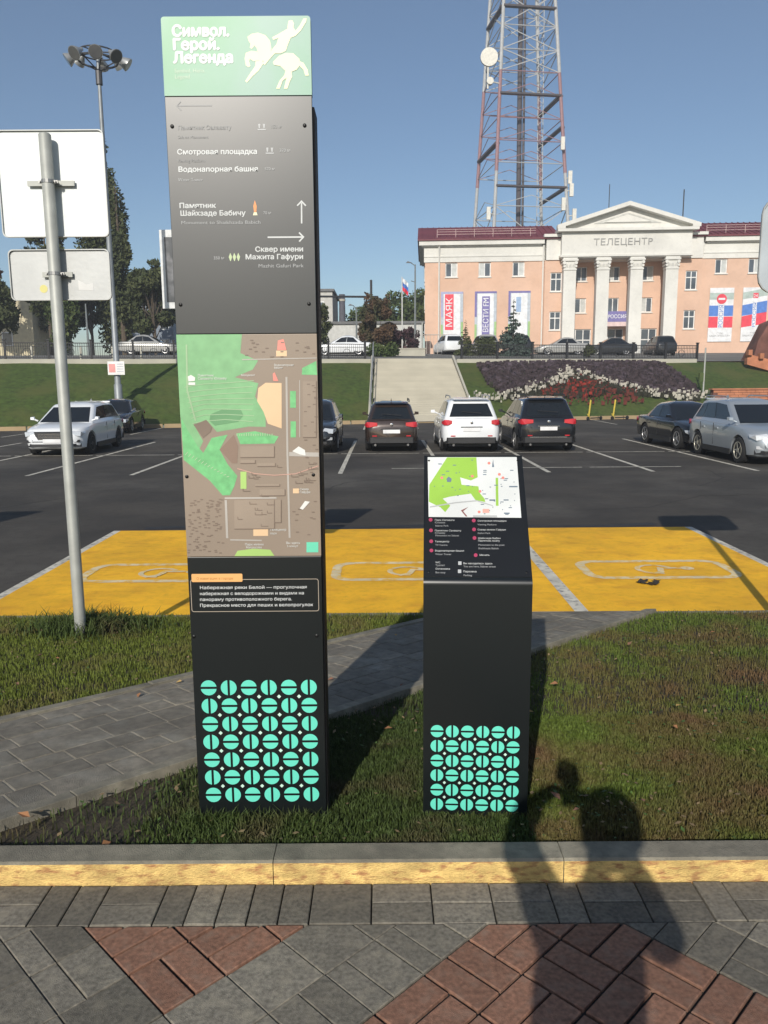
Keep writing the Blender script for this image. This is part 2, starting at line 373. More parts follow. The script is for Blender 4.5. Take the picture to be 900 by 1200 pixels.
# ------------------------------------------------------------------ footway with pavers
walk = link('sidewalk', None, kind='structure')
b = MB(); b.add([(-30, -14, -.012), (30, -14, -.012), (30, 2.455, -.012), (-30, 2.455, -.012)], [(0, 1, 2, 3)])
b.build('paving_bed', JDARK, walk)
ROWY0, ROWY1 = 2.25, 2.455
x = -2.45; k = 0
pat = [2, 1, 4, 4, 1, 1, 2, 1, 1, 2, 1, 4]
while x < 2.4:
    t = random.choice([1, 2, 2, 3, 1])
    if t == 1: slab('paver', [(x, ROWY0), (x + .1, ROWY0), (x + .1, ROWY1), (x, ROWY1)], PGREY, walk); x += .1
    elif t == 2:
        ym = (ROWY0 + ROWY1) / 2
        for a, c in ((ROWY0, ym), (ym, ROWY1)): slab('paver', [(x, a), (x + .2, a), (x + .2, c), (x, c)], PGREY, walk)
        x += .2
    else: slab('paver', [(x, ROWY0), (x + .2, ROWY0), (x + .2, ROWY1), (x, ROWY1)], PGREY, walk); x += .2
S2 = math.sqrt(.5); CE = .203; A0 = .905; B0 = 1.365
def w2(a, c): return ((a - c) * S2, (a + c) * S2)          # a=(x+y)/sqrt2, c=(y-x)/sqrt2
def isred(ca, cb): return (ca >= 0 and cb >= 2) or (cb < 0 and ca < 6)
def place(a0, a1, c0, c1, m):
    P = [w2(a0, c0), w2(a1, c0), w2(a1, c1), w2(a0, c1)]
    cx = sum(p[0] for p in P) / 4; cy = sum(p[1] for p in P) / 4
    if abs(cx) > 1.75 or cy < 1.45: return
    P = clip(P, 0, 1, ROWY0)
    if len(P) > 2: slab('paver', P, m, walk, gap=.0048 if m is PRED else .0016)
for ia in range(-20, 20):
    for ib in range(-20, 20):
        a0 = A0 + ia * CE; c0 = B0 + ib * CE
        if isred(ia, ib):
            if (ia + ib) % 2:
                for k in (0, 1): place(a0, a0 + CE, c0 + k * CE / 2, c0 + (k + 1) * CE / 2, PRED)
            else:
                for k in (0, 1): place(a0 + k * CE / 2, a0 + (k + 1) * CE / 2, c0, c0 + CE, PRED)
        elif random.random() < .55: place(a0, a0 + CE, c0, c0 + CE, PGREY)
        else:
            k = random.choice([.4, .5, .6])
            if random.random() < .6: place(a0, a0 + CE * k, c0, c0 + CE, PGREY); place(a0 + CE * k, a0 + CE, c0, c0 + CE, PGREY)
            else: place(a0, a0 + CE, c0, c0 + CE * k, PGREY); place(a0, a0 + CE, c0 + CE * k, c0 + CE, PGREY)
# the far-off rest of the footway (outside the picture): joined pavers
b = MB()
for i in range(-60, 60):
    for j in range(-30, 13):
        xx = i * .2; yy = j * .2 - .15; off = .1 * (j % 2)
        cx = xx + .1 + off; cy = yy + .1
        if abs(cx) < 1.95 and cy > 1.2: continue
        if yy + .2 > 2.24: continue
        rect(b, xx + .003 + off, xx + .197 + off, yy + .003, yy + .197, -.004 if abs(cx) < 2.3 else 0)
b.build('outer_pavers', PGREY, walk, kind='stuff')
b = MB()
for i in range(-60, 60):
    if abs(i * .2 + .1) > 2.6: rect(b, i * .2 + .003, i * .2 + .197, 2.25, 2.45, 0)
b.build('outer_pavers', PGREY, walk, kind='stuff')
# front kerb: concrete stones, street face painted yellow
kerb = link('front_kerb', None, kind='structure')
b = MB(); g = .0015
b.add([(g, 0, -.1), (1 - g, 0, -.1), (1 - g, .004, .072), (g, .004, .072), (1 - g, .012, .08), (g, .012, .08), (1 - g, .108, .08), (g, .108, .08), (1 - g, .108, -.1), (g, .108, -.1)],
      [(3, 2, 4, 5), (5, 4, 6, 7), (7, 6, 8, 9), (0, 3, 5, 7, 9), (1, 8, 6, 4, 2)], CONC)
b.add([(g, 0, -.1), (1 - g, 0, -.1), (1 - g, .004, .072), (g, .004, .072)], [(0, 1, 2, 3)], KPAINT)
kme = b.mesh('kerbstone')
for i in range(-7, 8): link('kerbstone', kme, kerb, (i + .61, 2.46, random.uniform(-.0015, .0015)))
# kerb between lawn and lot
kerb = link('lot_kerb', None, kind='structure')
b = MB(); b.box(g, 1 - g, 0, .13, -.3, 0); kme = b.mesh('kerbstone', CONC, bevel=.006)
for i in range(-14, 15): link('kerbstone', kme, kerb, (i + .3, 6.64, -.335 + random.uniform(-.004, .004)))
# soil under the lawn, following the gentle fall
sheet('lawn_soil', [(-40, K0, lawn_z(K0) - .03), (40, K0, lawn_z(K0) - .03), (40, 6.64, lawn_z(6.64) - .03), (-40, 6.64, lawn_z(6.64) - .03)], SOIL, kind='structure')

# ---- path across the lawn (45 degrees), tilted with the ground
pth = link('path', None, None, (0, K0, lawn_z(K0) + .0), (-math.atan(LS), 0, 0), kind='structure')
PU, PL = 6.05 - K0, 4.27 - K0                    # bounds of (y-x) in path space
b = MB(); b.add([(p[0], p[1], -.0045) for p in [(0 - PU, 0), (0 - PL, 0), (4.09 - PL, 4.09), (4.09 - PU, 4.09)]], [(0, 1, 2, 3)]); b.build('path_bed', JOINT, pth)
wtot = (PU - PL) * S2
def pw(s, t): return ((s - t) * S2, (s + t) * S2)          # s along, t = (y-x)/sqrt2
t0 = PL * S2 + .07; row = 0
while t0 < PU * S2 - .08:
    t1 = min(t0 + (.15 if row % 3 else .2), PU * S2 - .07); s0 = -3 + random.random() * .2
    while s0 < 6.5:
        ln = random.choice([.2, .2, .3, .15]); P = [pw(s0, t0), pw(s0 + ln, t0), pw(s0 + ln, t1), pw(s0, t1)]
        P = clip(clip(P, 0, 1, 4.07), 0, -1, -.005)
        if len(P) > 2: slab('paver', P, PPATH, pth, gap=.003)
        s0 += ln
    t0 = t1; row += 1
for tt in (PL * S2 - .005, PU * S2 - .065):
    s0 = -2.6
    while s0 < 6.5:
        P = [pw(s0, tt), pw(s0 + 1, tt), pw(s0 + 1, tt + .07), pw(s0, tt + .07)]; P = clip(clip(P, 0, 1, 4.07), 0, -1, -.005)
        if len(P) > 2: slab('edging_stone', P, CONC, pth, h=.08, z=.018 if tt < 2 else .012, gap=.002)
        s0 += 1

# ---- lawn blades
def in_path(x, y): d = y - x; return (d > 4.24) & (d < 6.08)
def blades(name, x, y, h, m, zf=lawn_z, wd=.0022, lean=1.4, kind='stuff', **kw):
    n = len(x); z = np.array([zf(v) for v in y]) - .012 if zf is lawn_z else zf(x, y)
    a = rng.uniform(0, 2 * np.pi, n); dx = np.cos(a) * wd; dy = np.sin(a) * wd
    la = rng.uniform(0, 2 * np.pi, n); ll = rng.uniform(0, lean, n) * h
    lx = np.cos(la) * ll; ly = np.sin(la) * ll
    V = np.zeros((n, 5, 3))
    V[:, 0] = np.c_[x - dx, y - dy, z - .02]; V[:, 1] = np.c_[x + dx, y + dy, z - .02]
    V[:, 2] = np.c_[x + dx * .8 + lx * .35, y + dy * .8 + ly * .35, z + h * .6]; V[:, 3] = np.c_[x - dx * .8 + lx * .35, y - dy * .8 + ly * .35, z + h * .6]
    V[:, 4] = np.c_[x + lx, y + ly, z + h]
    k = np.arange(n)[:, None] * 5
    F4 = (k + np.array([[0, 1, 2, 3]])); F3 = (k + np.array([[3, 2, 4]]))
    me = bpy.data.meshes.new(name); nv = n * 5; me.vertices.add(nv); me.vertices.foreach_set('co', V.reshape(-1))
    loops = np.concatenate([F4, F3], 1).reshape(-1); me.loops.add(len(loops)); me.loops.foreach_set('vertex_index', loops.astype(np.int32))
    ls = np.zeros((n, 2), np.int32); ls[:, 0] = np.arange(n) * 7; ls[:, 1] = ls[:, 0] + 4
    me.polygons.add(2 * n); me.polygons.foreach_set('loop_start', ls.reshape(-1))
    me.materials.append(m); me.update(calc_edges=True); me.validate(); o = link(name, me)
    if kind: o['kind'] = kind
    return o
BL = []
def scatter(n, x0, x1, y0, y1):
    x = rng.uniform(x0, x1, n); y = rng.uniform(y0, y1, n); ok = ~in_path(x, y); return x[ok], y[ok]
def clump(x, y, s, ph): return .5 + .5 * np.sin(x * s + ph) * np.cos(y * s * 1.2 + ph * 2 + np.sin(x * s * .5))
parts = [(125000, -1.8, 2.4, K0 + .005, 4.0), (125000, -4.5, 4.5, 4.0, 6.63), (12000, -9, -4.5, 2.6, 6.63), (12000, 4.5, 9, 2.6, 6.63), (9000, 2.4, 4.5, 2.6, 4.0)]
xs = np.concatenate([scatter(*p)[0] for p in [(0, 0, 1, 0, 1)]]); GX = []; GY = []
for p in parts: a, c = scatter(*p); GX.append(a); GY.append(c)
GX = np.concatenate(GX); GY = np.concatenate(GY)
left = (GY - GX) > 5; h = .007 + .015 * rng.random(len(GX)) * (.3 + 1.1 * clump(GX, GY, 7, 1) * clump(GX, GY, 17, 2)) + .006 * clump(GX, GY, 23, .3)
bare = (~left) & (GX < -.62) & (rng.random(len(GX)) < np.clip((-.62 - GX) * 2.4, 0, .93))
edge = np.abs(GY - 6.6) < .12
h = h + np.where(left, .006, 0) + np.where((GX < .8) & (GY < 3.6) & ~left, .006 * rng.random(len(GX)), 0)
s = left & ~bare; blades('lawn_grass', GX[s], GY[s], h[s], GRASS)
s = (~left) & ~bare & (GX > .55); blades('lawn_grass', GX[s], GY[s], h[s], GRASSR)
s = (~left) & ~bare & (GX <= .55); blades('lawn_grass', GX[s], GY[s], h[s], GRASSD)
def weeds(name, n, m, sz):
    x, y = scatter(n, -4.5, 5, 2.6, 6.6); k = clump(x, y, 3.1, 2) > rng.random(len(x)) * 1.3; x = x[k]; y = y[k]; z = lawn_z(y) + rng.uniform(-.002, .012, len(x)); a = rng.uniform(0, 6.28, len(x)); s = sz * rng.uniform(.5, 1.3, len(x)); tz = rng.uniform(-.5, .5, len(x))
    V = np.stack([np.c_[x + c * np.cos(a) * s - d * np.sin(a) * s * .6, y + c * np.sin(a) * s + d * np.cos(a) * s * .6, z + tz * s * c] for c, d in ((-1, 0), (0, -1), (1, 0), (0, 1))], 1).reshape(-1, 3)
    me = bpy.data.meshes.new(name); me.from_pydata(V.tolist(), [], (np.arange(len(x))[:, None] * 4 + np.arange(4)).tolist()); me.materials.append(m); link(name, me, kind='stuff')
weeds('clover', 5200, mat('clover leaves', (.06, .11, .02), .7, 0, .4, 20), .011)
weeds('dead_thatch', 5200, mat('dead thatch', (.2, .14, .07), .9, 0, .4, 20), .012)
# the tall tuft round the foot of the near sign post
a = rng.uniform(0, 6.28, 2600); r = np.abs(rng.normal(0, .17, 2600)); blades('grass_tuft', -2.38 + r * np.cos(a) * 1.5, 6.1 + r * np.sin(a), .05 + .11 * rng.random(2600), GRASSD, wd=.005)
# long grass against the feet of the two steles
for cx, cy, ww in ((-.49, 2.84, .3),):
    n = 700; blades('grass_tuft', cx + rng.uniform(-ww, ww, n), cy - np.abs(rng.normal(0, .05, n)), .02 + .035 * rng.random(n), GRASSD)

# ------------------------------------------------------------------ tall stele
st = thing('information_stele', 'tall black information stele with green header, large city map and turquoise disc pattern', 'information stele', (-.485, 2.86, 0))
SX0, SX1 = -.25, .25
PY = [18, 112, 391, 652, 945]; PZ = [2.91, 2.662, 1.873, 1.062, .055]
def sp(px, py):                                   # layout of the printed face
    l = 193 + (py - 18) * .0423; r = 364 + (py - 18) * .0152
    return SX0 + .5 * (px - l) / (r - l), float(np.interp(py, PY, PZ))
b = MB(); b.box(-.24, .257, .012, .125, -.1, 2.63); b.build('case', BLACKM, st, bevel=.004)
b = MB(); b.box(SX0, SX1, 0, .011, -.1, 1.0605); b.build('base_panel', BLACKP, st, bevel=.0015)
b = MB(); b.box(SX0, SX1, 0, .011, 1.0625, 1.8715); b.build('map_panel', mat('map taupe', (.27, .215, .165), .42, 0, .06, 3), st, bevel=.0015)
b = MB(); b.box(SX0, SX1, 0, .011, 1.8735, 2.6605); b.build('direction_panel', BLACKG, st, bevel=.0015)
def rrect(x0, x1, z0, z1, r, corners=(1, 1, 1, 1)):
    P = []
    for (cx, cz, a0, on, kx, kz) in ((x1 - r, z1 - r, 0, corners[0], x1, z1), (x0 + r, z1 - r, 90, corners[1], x0, z1), (x0 + r, z0 + r, 180, corners[2], x0, z0), (x1 - r, z0 + r, 270, corners[3], x1, z0)):
        if on: P += [(cx + r * math.cos(R(a0 + k * 22.5)), cz + r * math.sin(R(a0 + k * 22.5))) for k in range(5)]
        else: P.append((kx, kz))
    return P
b = MB(); b.prism(rrect(SX0, SX1, 2.663, 2.91, .01, (1, 1, 0, 0)), 0, .03)
b.build('header_panel', mat('pale green header', (.2, .42, .25), .4, 0, .05, 3, col2=(.28, .43, .36), f2=(.35, .7), s2=3, spec=.35), st)
IVORY = mat('ivory print', (.82, .8, .52), .5); WPR = mat('white print', (.6, .62, .61), .5); GPR = mat('grey print', (.4, .41, .41), .5); GPR2 = mat('faint print', (.24, .245, .245), .5)
OPR = mat('orange print', (.8, .3, .1), .5); TEAL = mat('turquoise print', (.12, .62, .47), .45, 0, .05, 3)
def hz(zx, zy): return SX0 + (zx - 57) * .5 / 731, 2.908 - (zy - 78) * .000622
b = MB()
for P in ([(478, 178), (500, 163), (530, 158), (565, 170), (588, 198), (594, 240), (580, 275), (556, 300), (532, 296), (528, 262), (522, 235), (512, 222), (498, 238), (488, 232), (492, 212), (484, 200)],
          [(530, 255), (532, 296), (505, 300), (486, 288), (482, 300), (488, 325), (478, 330), (466, 322), (461, 285), (468, 258), (495, 248), (512, 250)],
          [(545, 295), (552, 312), (530, 345), (495, 378), (468, 408), (460, 400), (490, 355), (512, 325), (515, 300)],
          [(682, 100), (700, 98), (708, 115), (705, 135), (715, 150), (735, 125), (755, 90), (770, 88), (768, 105), (740, 150), (715, 175), (690, 185), (675, 220), (665, 250), (640, 262), (610, 262), (580, 295), (560, 320), (548, 312), (565, 285), (595, 245), (620, 215), (630, 185), (605, 195), (600, 182), (640, 160), (675, 140), (678, 118)],
          [(600, 305), (630, 275), (665, 260), (700, 262), (730, 290), (735, 320), (715, 345), (690, 355), (693, 380), (680, 405), (668, 440), (650, 440), (660, 405), (665, 385), (645, 400), (630, 440), (612, 440), (630, 400), (655, 370), (660, 350), (635, 325), (605, 320)],
          [(725, 300), (750, 310), (770, 345), (775, 375), (758, 375), (750, 345), (735, 330)]):
    b.flat([hz(*p) for p in P], IVORY, -.0007 - .0002 * len(b.f))
b.build('rider_emblem', None, st, fix=False)
for s_, zy in (('Символ.', 173), ('Герой.', 240), ('Легенда', 306)):
    x, z = hz(108, zy); text(s_, x, -.0014, z, .047, mat('header white', (.78, .8, .78), .5), st, bold=.0026, width={173: .188, 240: .152, 306: .198}[zy])
x, z = hz(112, 355); text('Symbol. Hero.', x, -.0008, z, .018, mat('pale print', (.55, .66, .52), .5), st)
x, z = hz(112, 385); text('Legend', x, -.0008, z, .018, MATS['pale print'], st)
# direction lines
def stext(s_, px, py, size, m, bold=0, align='LEFT', w_=None):
    x, z = sp(px, py); return text(s_, x, -.0014, z, size, m, st, bold=bold, align=align, width=w_)
def arrow(px0, py0, px1, py1, th, hd, m, name='arrow'):
    x0, z0 = sp(px0, py0); x1, z1 = sp(px1, py1); b = MB(); d = Vector((x1 - x0, z1 - z0)).normalized(); p = Vector((-d.y, d.x))
    A = Vector((x0, z0)); B = Vector((x1, z1)); ring_strip(b, [A, B - d * th], th, 0, False, m, -.0008); ring_strip(b, [B - d * hd + p * hd, B, B - d * hd - p * hd], th, 0, False, m, -.0011)
    return b.build(name, None, st, fix=False)
arrow(251, 123, 211, 123, .003, .014, GPR2); arrow(353, 259, 353, 233, .005, .015, WPR); arrow(314, 275, 355, 275, .005, .015, WPR)
stext('Памятник Салавату', 212, 150, .019, GPR2, .0003); stext('Salavat Monument', 212, 160, .014, GPR2); stext('150 м', 318, 149, .015, GPR2)
stext('Смотровая площадка', 211, 178, .023, WPR, .0008, w_=.272); stext('370 м', 328, 176, .015, GPR); stext('Viewing Platform', 211, 187, .014, GPR2)
stext('Водонапорная башня', 212, 198, .023, WPR, .0008, w_=.272); stext('570 м', 311, 197, .014, GPR); stext('Water Tower', 212, 209, .015, GPR)
stext('Памятник', 213, 240, .023, WPR, .0008, w_=.125); stext('Шайхзаде Бабичу', 214, 249, .023, WPR, .0008, w_=.225); stext('70 м', 309, 248, .014, GPR)
stext('Monument to Shaikhzada Babich', 215, 259, .016, GPR, w_=.275)
stext('Сквер имени', 355, 292, .023, WPR, .0008, 'RIGHT', .166); stext('Мажита Гафури', 355, 301, .023, WPR, .0008, 'RIGHT', .2); stext('Mazhit Gafuri Park', 355, 311, .017, GPR, 0, 'RIGHT', .158)
stext('350 м', 252, 301, .015, GPR)
def icon(px, py, kind, m):
    x, z = sp(px, py); b = MB()
    if kind == 'statue':
        b.flat([(x - .008, z), (x + .008, z), (x + .005, z + .01), (x - .005, z + .01)], m, -.0008); b.flat([(x - .004, z + .011), (x + .004, z + .011), (x + .006, z + .03), (x, z + .05), (x - .006, z + .03)], OPR, -.0008)
    elif kind == 'park':
        for k in (-.014, 0, .014): b.flat([(x + k - .001, z), (x + k + .001, z), (x + k + .006, z + .014), (x + k, z + .028), (x + k - .006, z + .014)], m, -.0008)
    else:
        b.flat([(x - .014, z), (x + .014, z), (x + .014, z + .004), (x - .014, z + .004)], m, -.0008)
        for k in (-.01, .006): b.flat([(x + k, z + .006), (x + k + .004, z + .006), (x + k + .006, z + .02), (x + k - .002, z + .02)], m, -.0008)
    b.build('pictogram', None, st, fix=False)
icon(300, 249, 'statue', IVORY); icon(276, 303, 'park', mat('pale green print', (.5, .6, .35), .5)); icon(308, 151, 'view', GPR); icon(317, 178, 'view', GPR)
# map print
def mp(zx, zy):
    l = 62 + (zy - 45) * .041; r = 720 + (zy - 45) * .021; return SX0 + .5 * (zx - l) / (r - l), 1.8715 - (zy - 45) * .809 / 1045
G1 = mat('map green', (.2, .42, .2), .42, 0, .1, 25); G2 = mat('map bright green', (.16, .47, .19), .42, 0, .14, 40); TN = mat('map tan', (.72, .5, .3), .42); RD = mat('map road', (.42, .39, .35), .42); BR = mat('map block', (.2, .15, .115), .42)
LM = mat('map lime', (.36, .55, .16), .42); MG = mat('map mint', (.14, .6, .4), .42); PK = mat('map pink', (.75, .25, .2), .42)
b = MB(); lay = [-.0003]
PL_ = [0]
def mpoly(P, m, k=1): PL_[0] += 1; b.flat([mp(*p) for p in P], m, -.0003 * k - .000001 * PL_[0])
mpoly([(62, 45), (370, 45), (362, 130), (445, 165), (420, 205), (335, 240), (446, 268), (430, 330), (478, 400), (480, 470), (400, 468), (250, 492), (205, 440), (140, 455), (185, 535), (165, 575), (110, 540), (78, 420)], G1)
mpoly([(80, 420), (110, 480), (160, 560), (185, 590), (225, 520), (300, 505), (262, 575), (300, 645), (345, 700), (330, 750), (310, 792), (275, 792), (215, 722), (92, 622)], G2, 2)
mpoly([(340, 500), (430, 490), (540, 515), (520, 548), (360, 550)], G2, 2)
mpoly([(555, 268), (480, 266), (446, 290), (440, 350), (470, 400), (490, 455), (555, 478)], TN, 3)
mpoly([(650, 230), (652, 200), (718, 168), (722, 232)], G2, 2)
for (a, c, d, e, m) in ((595, 305, 622, 382, G2), (597, 445, 622, 520, G2), (360, 680, 388, 762, LM), (672, 1022, 728, 1072, MG), (420, 957, 490, 990, TN), (530, 120, 580, 146, TN), (608, 762, 636, 785, TN)):
    mpoly([(a, c), (d, c), (d, e), (a, e)], m, 3)
mpoly([(535, 118), (538, 75), (565, 68), (578, 118)], PK, 4)
mpoly([(514, 225), (522, 218), (540, 258), (516, 258)], PK, 4)
mpoly([(330, 1088), (345, 1062), (420, 1052), (500, 1058), (520, 1088)], LM, 3)
LAYER = [0]
def mline(pts, wd, m, k=4):
    LAYER[0] += 1; ring_strip(b, [mp(*p) for p in pts], wd * .0007, 0, False, m, -.0003 * k - .00001 * LAYER[0])
mline([(578, 240), (582, 600), (592, 1000)], 10, RD); mline([(285, 806), (530, 806)], 9, RD); mline([(290, 815), (296, 1000)], 12, RD); mline([(310, 1008), (460, 1012)], 7, RD)
mline([(590, 598), (730, 602)], 22, RD, 3); mline([(370, 160), (720, 155)], 5, RD); mline([(640, 255), (640, 520)], 4, RD)
mline([(345, 665), (430, 690), (520, 698), (620, 692), (728, 655)], 5, mat('map rose line', (.5, .3, .24), .42), 5)
mline([(110, 90), (112, 300), (150, 440)], 8, mat('map pale green', (.33, .48, .28), .42), 4)
for k in range(8):
    y_ = 262 + k * 24; mline([(100 + k * 5, y_ + 22), (190, y_ + 8 + 5 * math.sin(k)), (290, y_ + 4), (425 - 4 * (k % 3), y_ - 6 + k * 3)], 3.5, MATS['map pale green'], 4)
for k in range(16): mline([(345 + k * 11, 500 + 3 * math.sin(k)), (345 + k * 11, 512)], 5, MATS['map pale green'], 5)
for k in range(14): mline([(100 + k * 15, 600 + k * 8), (112 + k * 15, 585 + k * 9)], 4, MATS['map pale green'], 5)
for k in range(26):
    a_, c_ = random.choice([(random.uniform(355, 540), random.uniform(620, 800)), (random.uniform(340, 510), random.uniform(830, 945)), (random.uniform(600, 710), random.uniform(630, 740))]); mline([(a_, c_), (a_ + random.choice([22, 34]), c_)], 4, BR, 6); mline([(a_, c_), (a_, c_ - 12)], 3, BR, 6)
mpoly([(140, 458), (200, 435), (228, 470), (220, 492), (185, 520)], BR, 5)
mpoly([(220, 410), (280, 385), (360, 385), (375, 415), (350, 445), (240, 462), (215, 440)], mat('map dark green', (.13, .3, .14), .42), 4)
mpoly([(262, 575), (330, 505), (350, 560), (345, 640), (320, 640)], mat('map brown', (.23, .16, .12), .42), 3)
for (a, c, d, e) in ((330, 815, 520, 955), (520, 815, 552, 925), (360, 625, 430, 640), (440, 640, 525, 655), (430, 740, 545, 750), (450, 765, 570, 795), (360, 560, 520, 612), (655, 260, 718, 520)):
    mpoly([(a, c), (d, c), (d, e), (a, e)], mat('map pale block', (.3, .24, .185), .42), 4); mline([(a, e), (d, e)], 4, BR, 5); mline([(d, c), (d, e)], 4, BR, 5)
for k in range(110):
    px_, py_ = random.uniform(105, 270), random.uniform(800, 1070); mpoly([(px_, py_), (px_ + 12, py_), (px_ + 12, py_ + 5), (px_, py_ + 5)], BR, 5)
for k in range(60):
    px_, py_ = random.choice([(random.uniform(600, 715), random.uniform(820, 1000)), (random.uniform(380, 700), random.uniform(60, 150)), (random.uniform(655, 715), random.uniform(270, 740))]); mpoly([(px_, py_), (px_ + 14, py_), (px_ + 14, py_ + 5), (px_, py_ + 5)], BR, 5)
WM = mat('map white', (.7, .7, .66), .42)
for P in ([(115, 235), (130, 228), (150, 240), (148, 255), (118, 258)], [(118, 262), (150, 262), (150, 274), (118, 274)], [(605, 585), (635, 562), (665, 580), (668, 606), (640, 600)], [(640, 858), (665, 822), (688, 826), (655, 864)]): mpoly(P, WM, 6)
b.build('map_print', None, st, fix=False)
for (zx, zy, s_, sz) in ((162, 236, 'Памятник', .012), (162, 250, 'Салавату Юлаеву', .012), (520, 190, 'Водонапорная', .010), (520, 202, 'башня', .010), (640, 770, 'Сквер', .011), (640, 784, 'Гафури', .011), (497, 965, 'Телецентр', .012), (500, 982, 'парк', .011), (380, 1036, 'Парк имени', .012), (385, 1050, 'Матросова', .011), (575, 1030, 'Вы здесь', .012), (580, 1045, '5 минут', .011), (365, 235, 'Монумент', .010)):
    x, z = mp(zx, zy); text(s_, x, -.0024, z, sz, WM, st, 'map_lettering')
# story box
x0, z0 = sp(225, 680); x1, z1 = sp(283, 671)
b = MB(); b.prism(rrect(x0, x1, z0, z1, .004), -.0012, .0); b.build('orange_tag', mat('orange tag', (.8, .42, .15), .45), st)
text('О навигации в городе', x0 + .018, -.0016, z0 + .009, .013, mat('tag print', (.4, .18, .03), .5), st)
xa, za = sp(225, 713.5); xb, zb = sp(370, 677.5)
b = MB(); ring_strip(b, rrect(xa, xb, za, zb, .008), .002, 0, True, None, -.0006)
b.build('text_frame', mat('frame print', (.45, .38, .3), .5), st, fix=False)
for s_, py, w_ in (('Набережная реки Белой — прогулочная', 688, .4), ('набережная с велодорожками и видами на', 694.7, .39), ('панораму противоположного берега.', 701.3, .345), ('Прекрасное место для пеших и велопрогулок', 708, .425)):
    stext(s_, 234, py, .0165, WPR, .0002, w_=w_)
# turquoise discs
def discs(b, x0, z0, px_, pz_, r, nx, nz, tz=0):
    gp = r * .15
    for j in range(nz):
        for i in range(nx):
            cx = x0 + i * px_; cz = z0 - j * pz_; hor = (i + j) % 2 == 0; a0 = math.asin(gp / r)
            for sg in (0, 1):
                P = []
                for k in range(11):
                    a = a0 + (math.pi - 2 * a0) * k / 10 + sg * math.pi
                    c, s_ = r * math.cos(a), r * math.sin(a); P.append((cx + c, cz + s_) if hor else (cx + s_, cz + c))
                b.flat(P, TEAL, -.0008)
            if i < nx - 1 and j < nz - 1:
                dx, dz, q = cx + px_ / 2, cz - pz_ / 2, r * .26
                b.flat([(dx - q, dz), (dx, dz - q), (dx + q, dz), (dx, dz + q)], mat('pale turquoise print', (.5, .72, .6), .5), -.0008)
x0, z0 = sp(243.6, 801.5)
b = MB(); discs(b, x0, z0, .0768, .0737, .0305, 6, 7); b.build('disc_pattern', None, st, fix=False)
sb = MB(); sb.lathe([(.0065, .0), (.0065, -.002), (.004, -.0035)], 12, ax='y'); sme = sb.mesh('screw', SCREW, 40)
for (px_, py_) in ((205.5, 146), (357, 146), (214, 355), (361, 355), (220, 555), (365, 554), (227, 742), (368, 742)):
    x, z = sp(px_, py_); link('screw', sme, st, (x, 0, z))

# ------------------------------------------------------------------ low stele
ls_ = thing('lectern_stele', 'low black stele with a tilted top carrying a small white and lime map', 'information stele', (.35, 2.86, 0), R(-3.3))
HX = .204; SL = math.atan2(.435, .43); fr = .03
prof = [(0, -.1), (0, .945)]
for k in range(1, 7):
    a = (math.pi / 2 - 0) * 0 + SL * 0
    th = (math.pi / 2 - SL) * k / 6; prof.append((fr * (1 - math.cos(th)), .945 + fr * math.sin(th)))
yb, zb_ = prof[-1]; ST = (yb, zb_); Lf = .60; EN = (yb + Lf * math.cos(SL), zb_ + Lf * math.sin(SL))
prof += [EN, (EN[0] + .012, EN[1] - .012), (EN[0] + .012, EN[1] - .06), (.22, .93), (.2, -.1)]
b = MB(); b.prismx(prof, -HX, HX); b.build('folded_shell', BLACKP, ls_, smooth=20, bevel=0)
def lp(px, py):                                   # point on the tilted panel, y/z in the panel's own plane
    t = (672 - py) / 139; v = t * 2.95 / (3.27 - t * .32); l = 495 + t * 2; r = 624 - t * 14
    return -HX + 2 * HX * (px - l) / (r - l), v * Lf
top = link('tilted_panel', None, ls_, (0, ST[0], ST[1]), (SL - math.pi / 2 + math.pi / 2, 0, 0))
b = MB(); b.box(-HX + .004, HX - .004, .01, Lf - .006, .0005, .003); pan = b.build('map_sheet', mat('black gloss print', (.012, .013, .014), .3), ls_, loc=(0, ST[0], ST[1])); pan.rotation_euler = (SL, 0, 0)
bpy.data.objects.remove(top)
b = MB(); MW = mat('map paper white', (.68, .7, .68), .35); LIME = mat('map lime green', (.31, .53, .08), .35); ZT = .0035
def lz(zx, zy): return lp(480 + zx / 5.625, 520 + zy / 5.625)
QL_ = [0]
def lpoly(P, m, k=0): QL_[0] += 1; b.flat([lz(*p) for p in P], m, 0, ZT + .0003 * k + .000003 * QL_[0])
lpoly([(118, 86), (697, 86), (732, 470), (122, 466)], MW)
lpoly([(245, 88), (436, 88), (445, 215), (400, 235), (330, 215), (340, 262), (450, 272), (455, 310), (490, 350), (495, 372), (430, 358), (400, 318), (260, 338), (215, 350), (265, 395), (232, 436), (200, 405), (124, 370), (128, 262)], LIME, 1)
lpoly([(562, 218), (578, 218), (582, 395), (565, 395)], LIME, 1)
for zx, zy in ((210, 218), (410, 208), (518, 125), (586, 196), (610, 218), (460, 304), (455, 434)): lpoly([(zx + 10 * math.cos(R(a)), zy + 9 * math.sin(R(a))) for a in range(0, 360, 45)], PK, 2)
lpoly([(478, 415), (522, 415), (522, 440), (478, 440)], mat('map salmon', (.75, .4, .33), .4), 2)
lpoly([(335, 425), (385, 402), (350, 430), (378, 462), (368, 464)], mat('map maroon', (.25, .1, .09), .4), 2)
for k in range(46):
    zx, zy = random.choice([(random.uniform(465, 690), random.uniform(160, 450)), (random.uniform(150, 430), random.uniform(100, 350))]); w_ = random.choice([6, 10, 22]); lpoly([(zx, zy), (zx + w_, zy), (zx + w_, zy + 5), (zx, zy + 5)], mat('map ink', (.15, .2, .25), .4), 2)
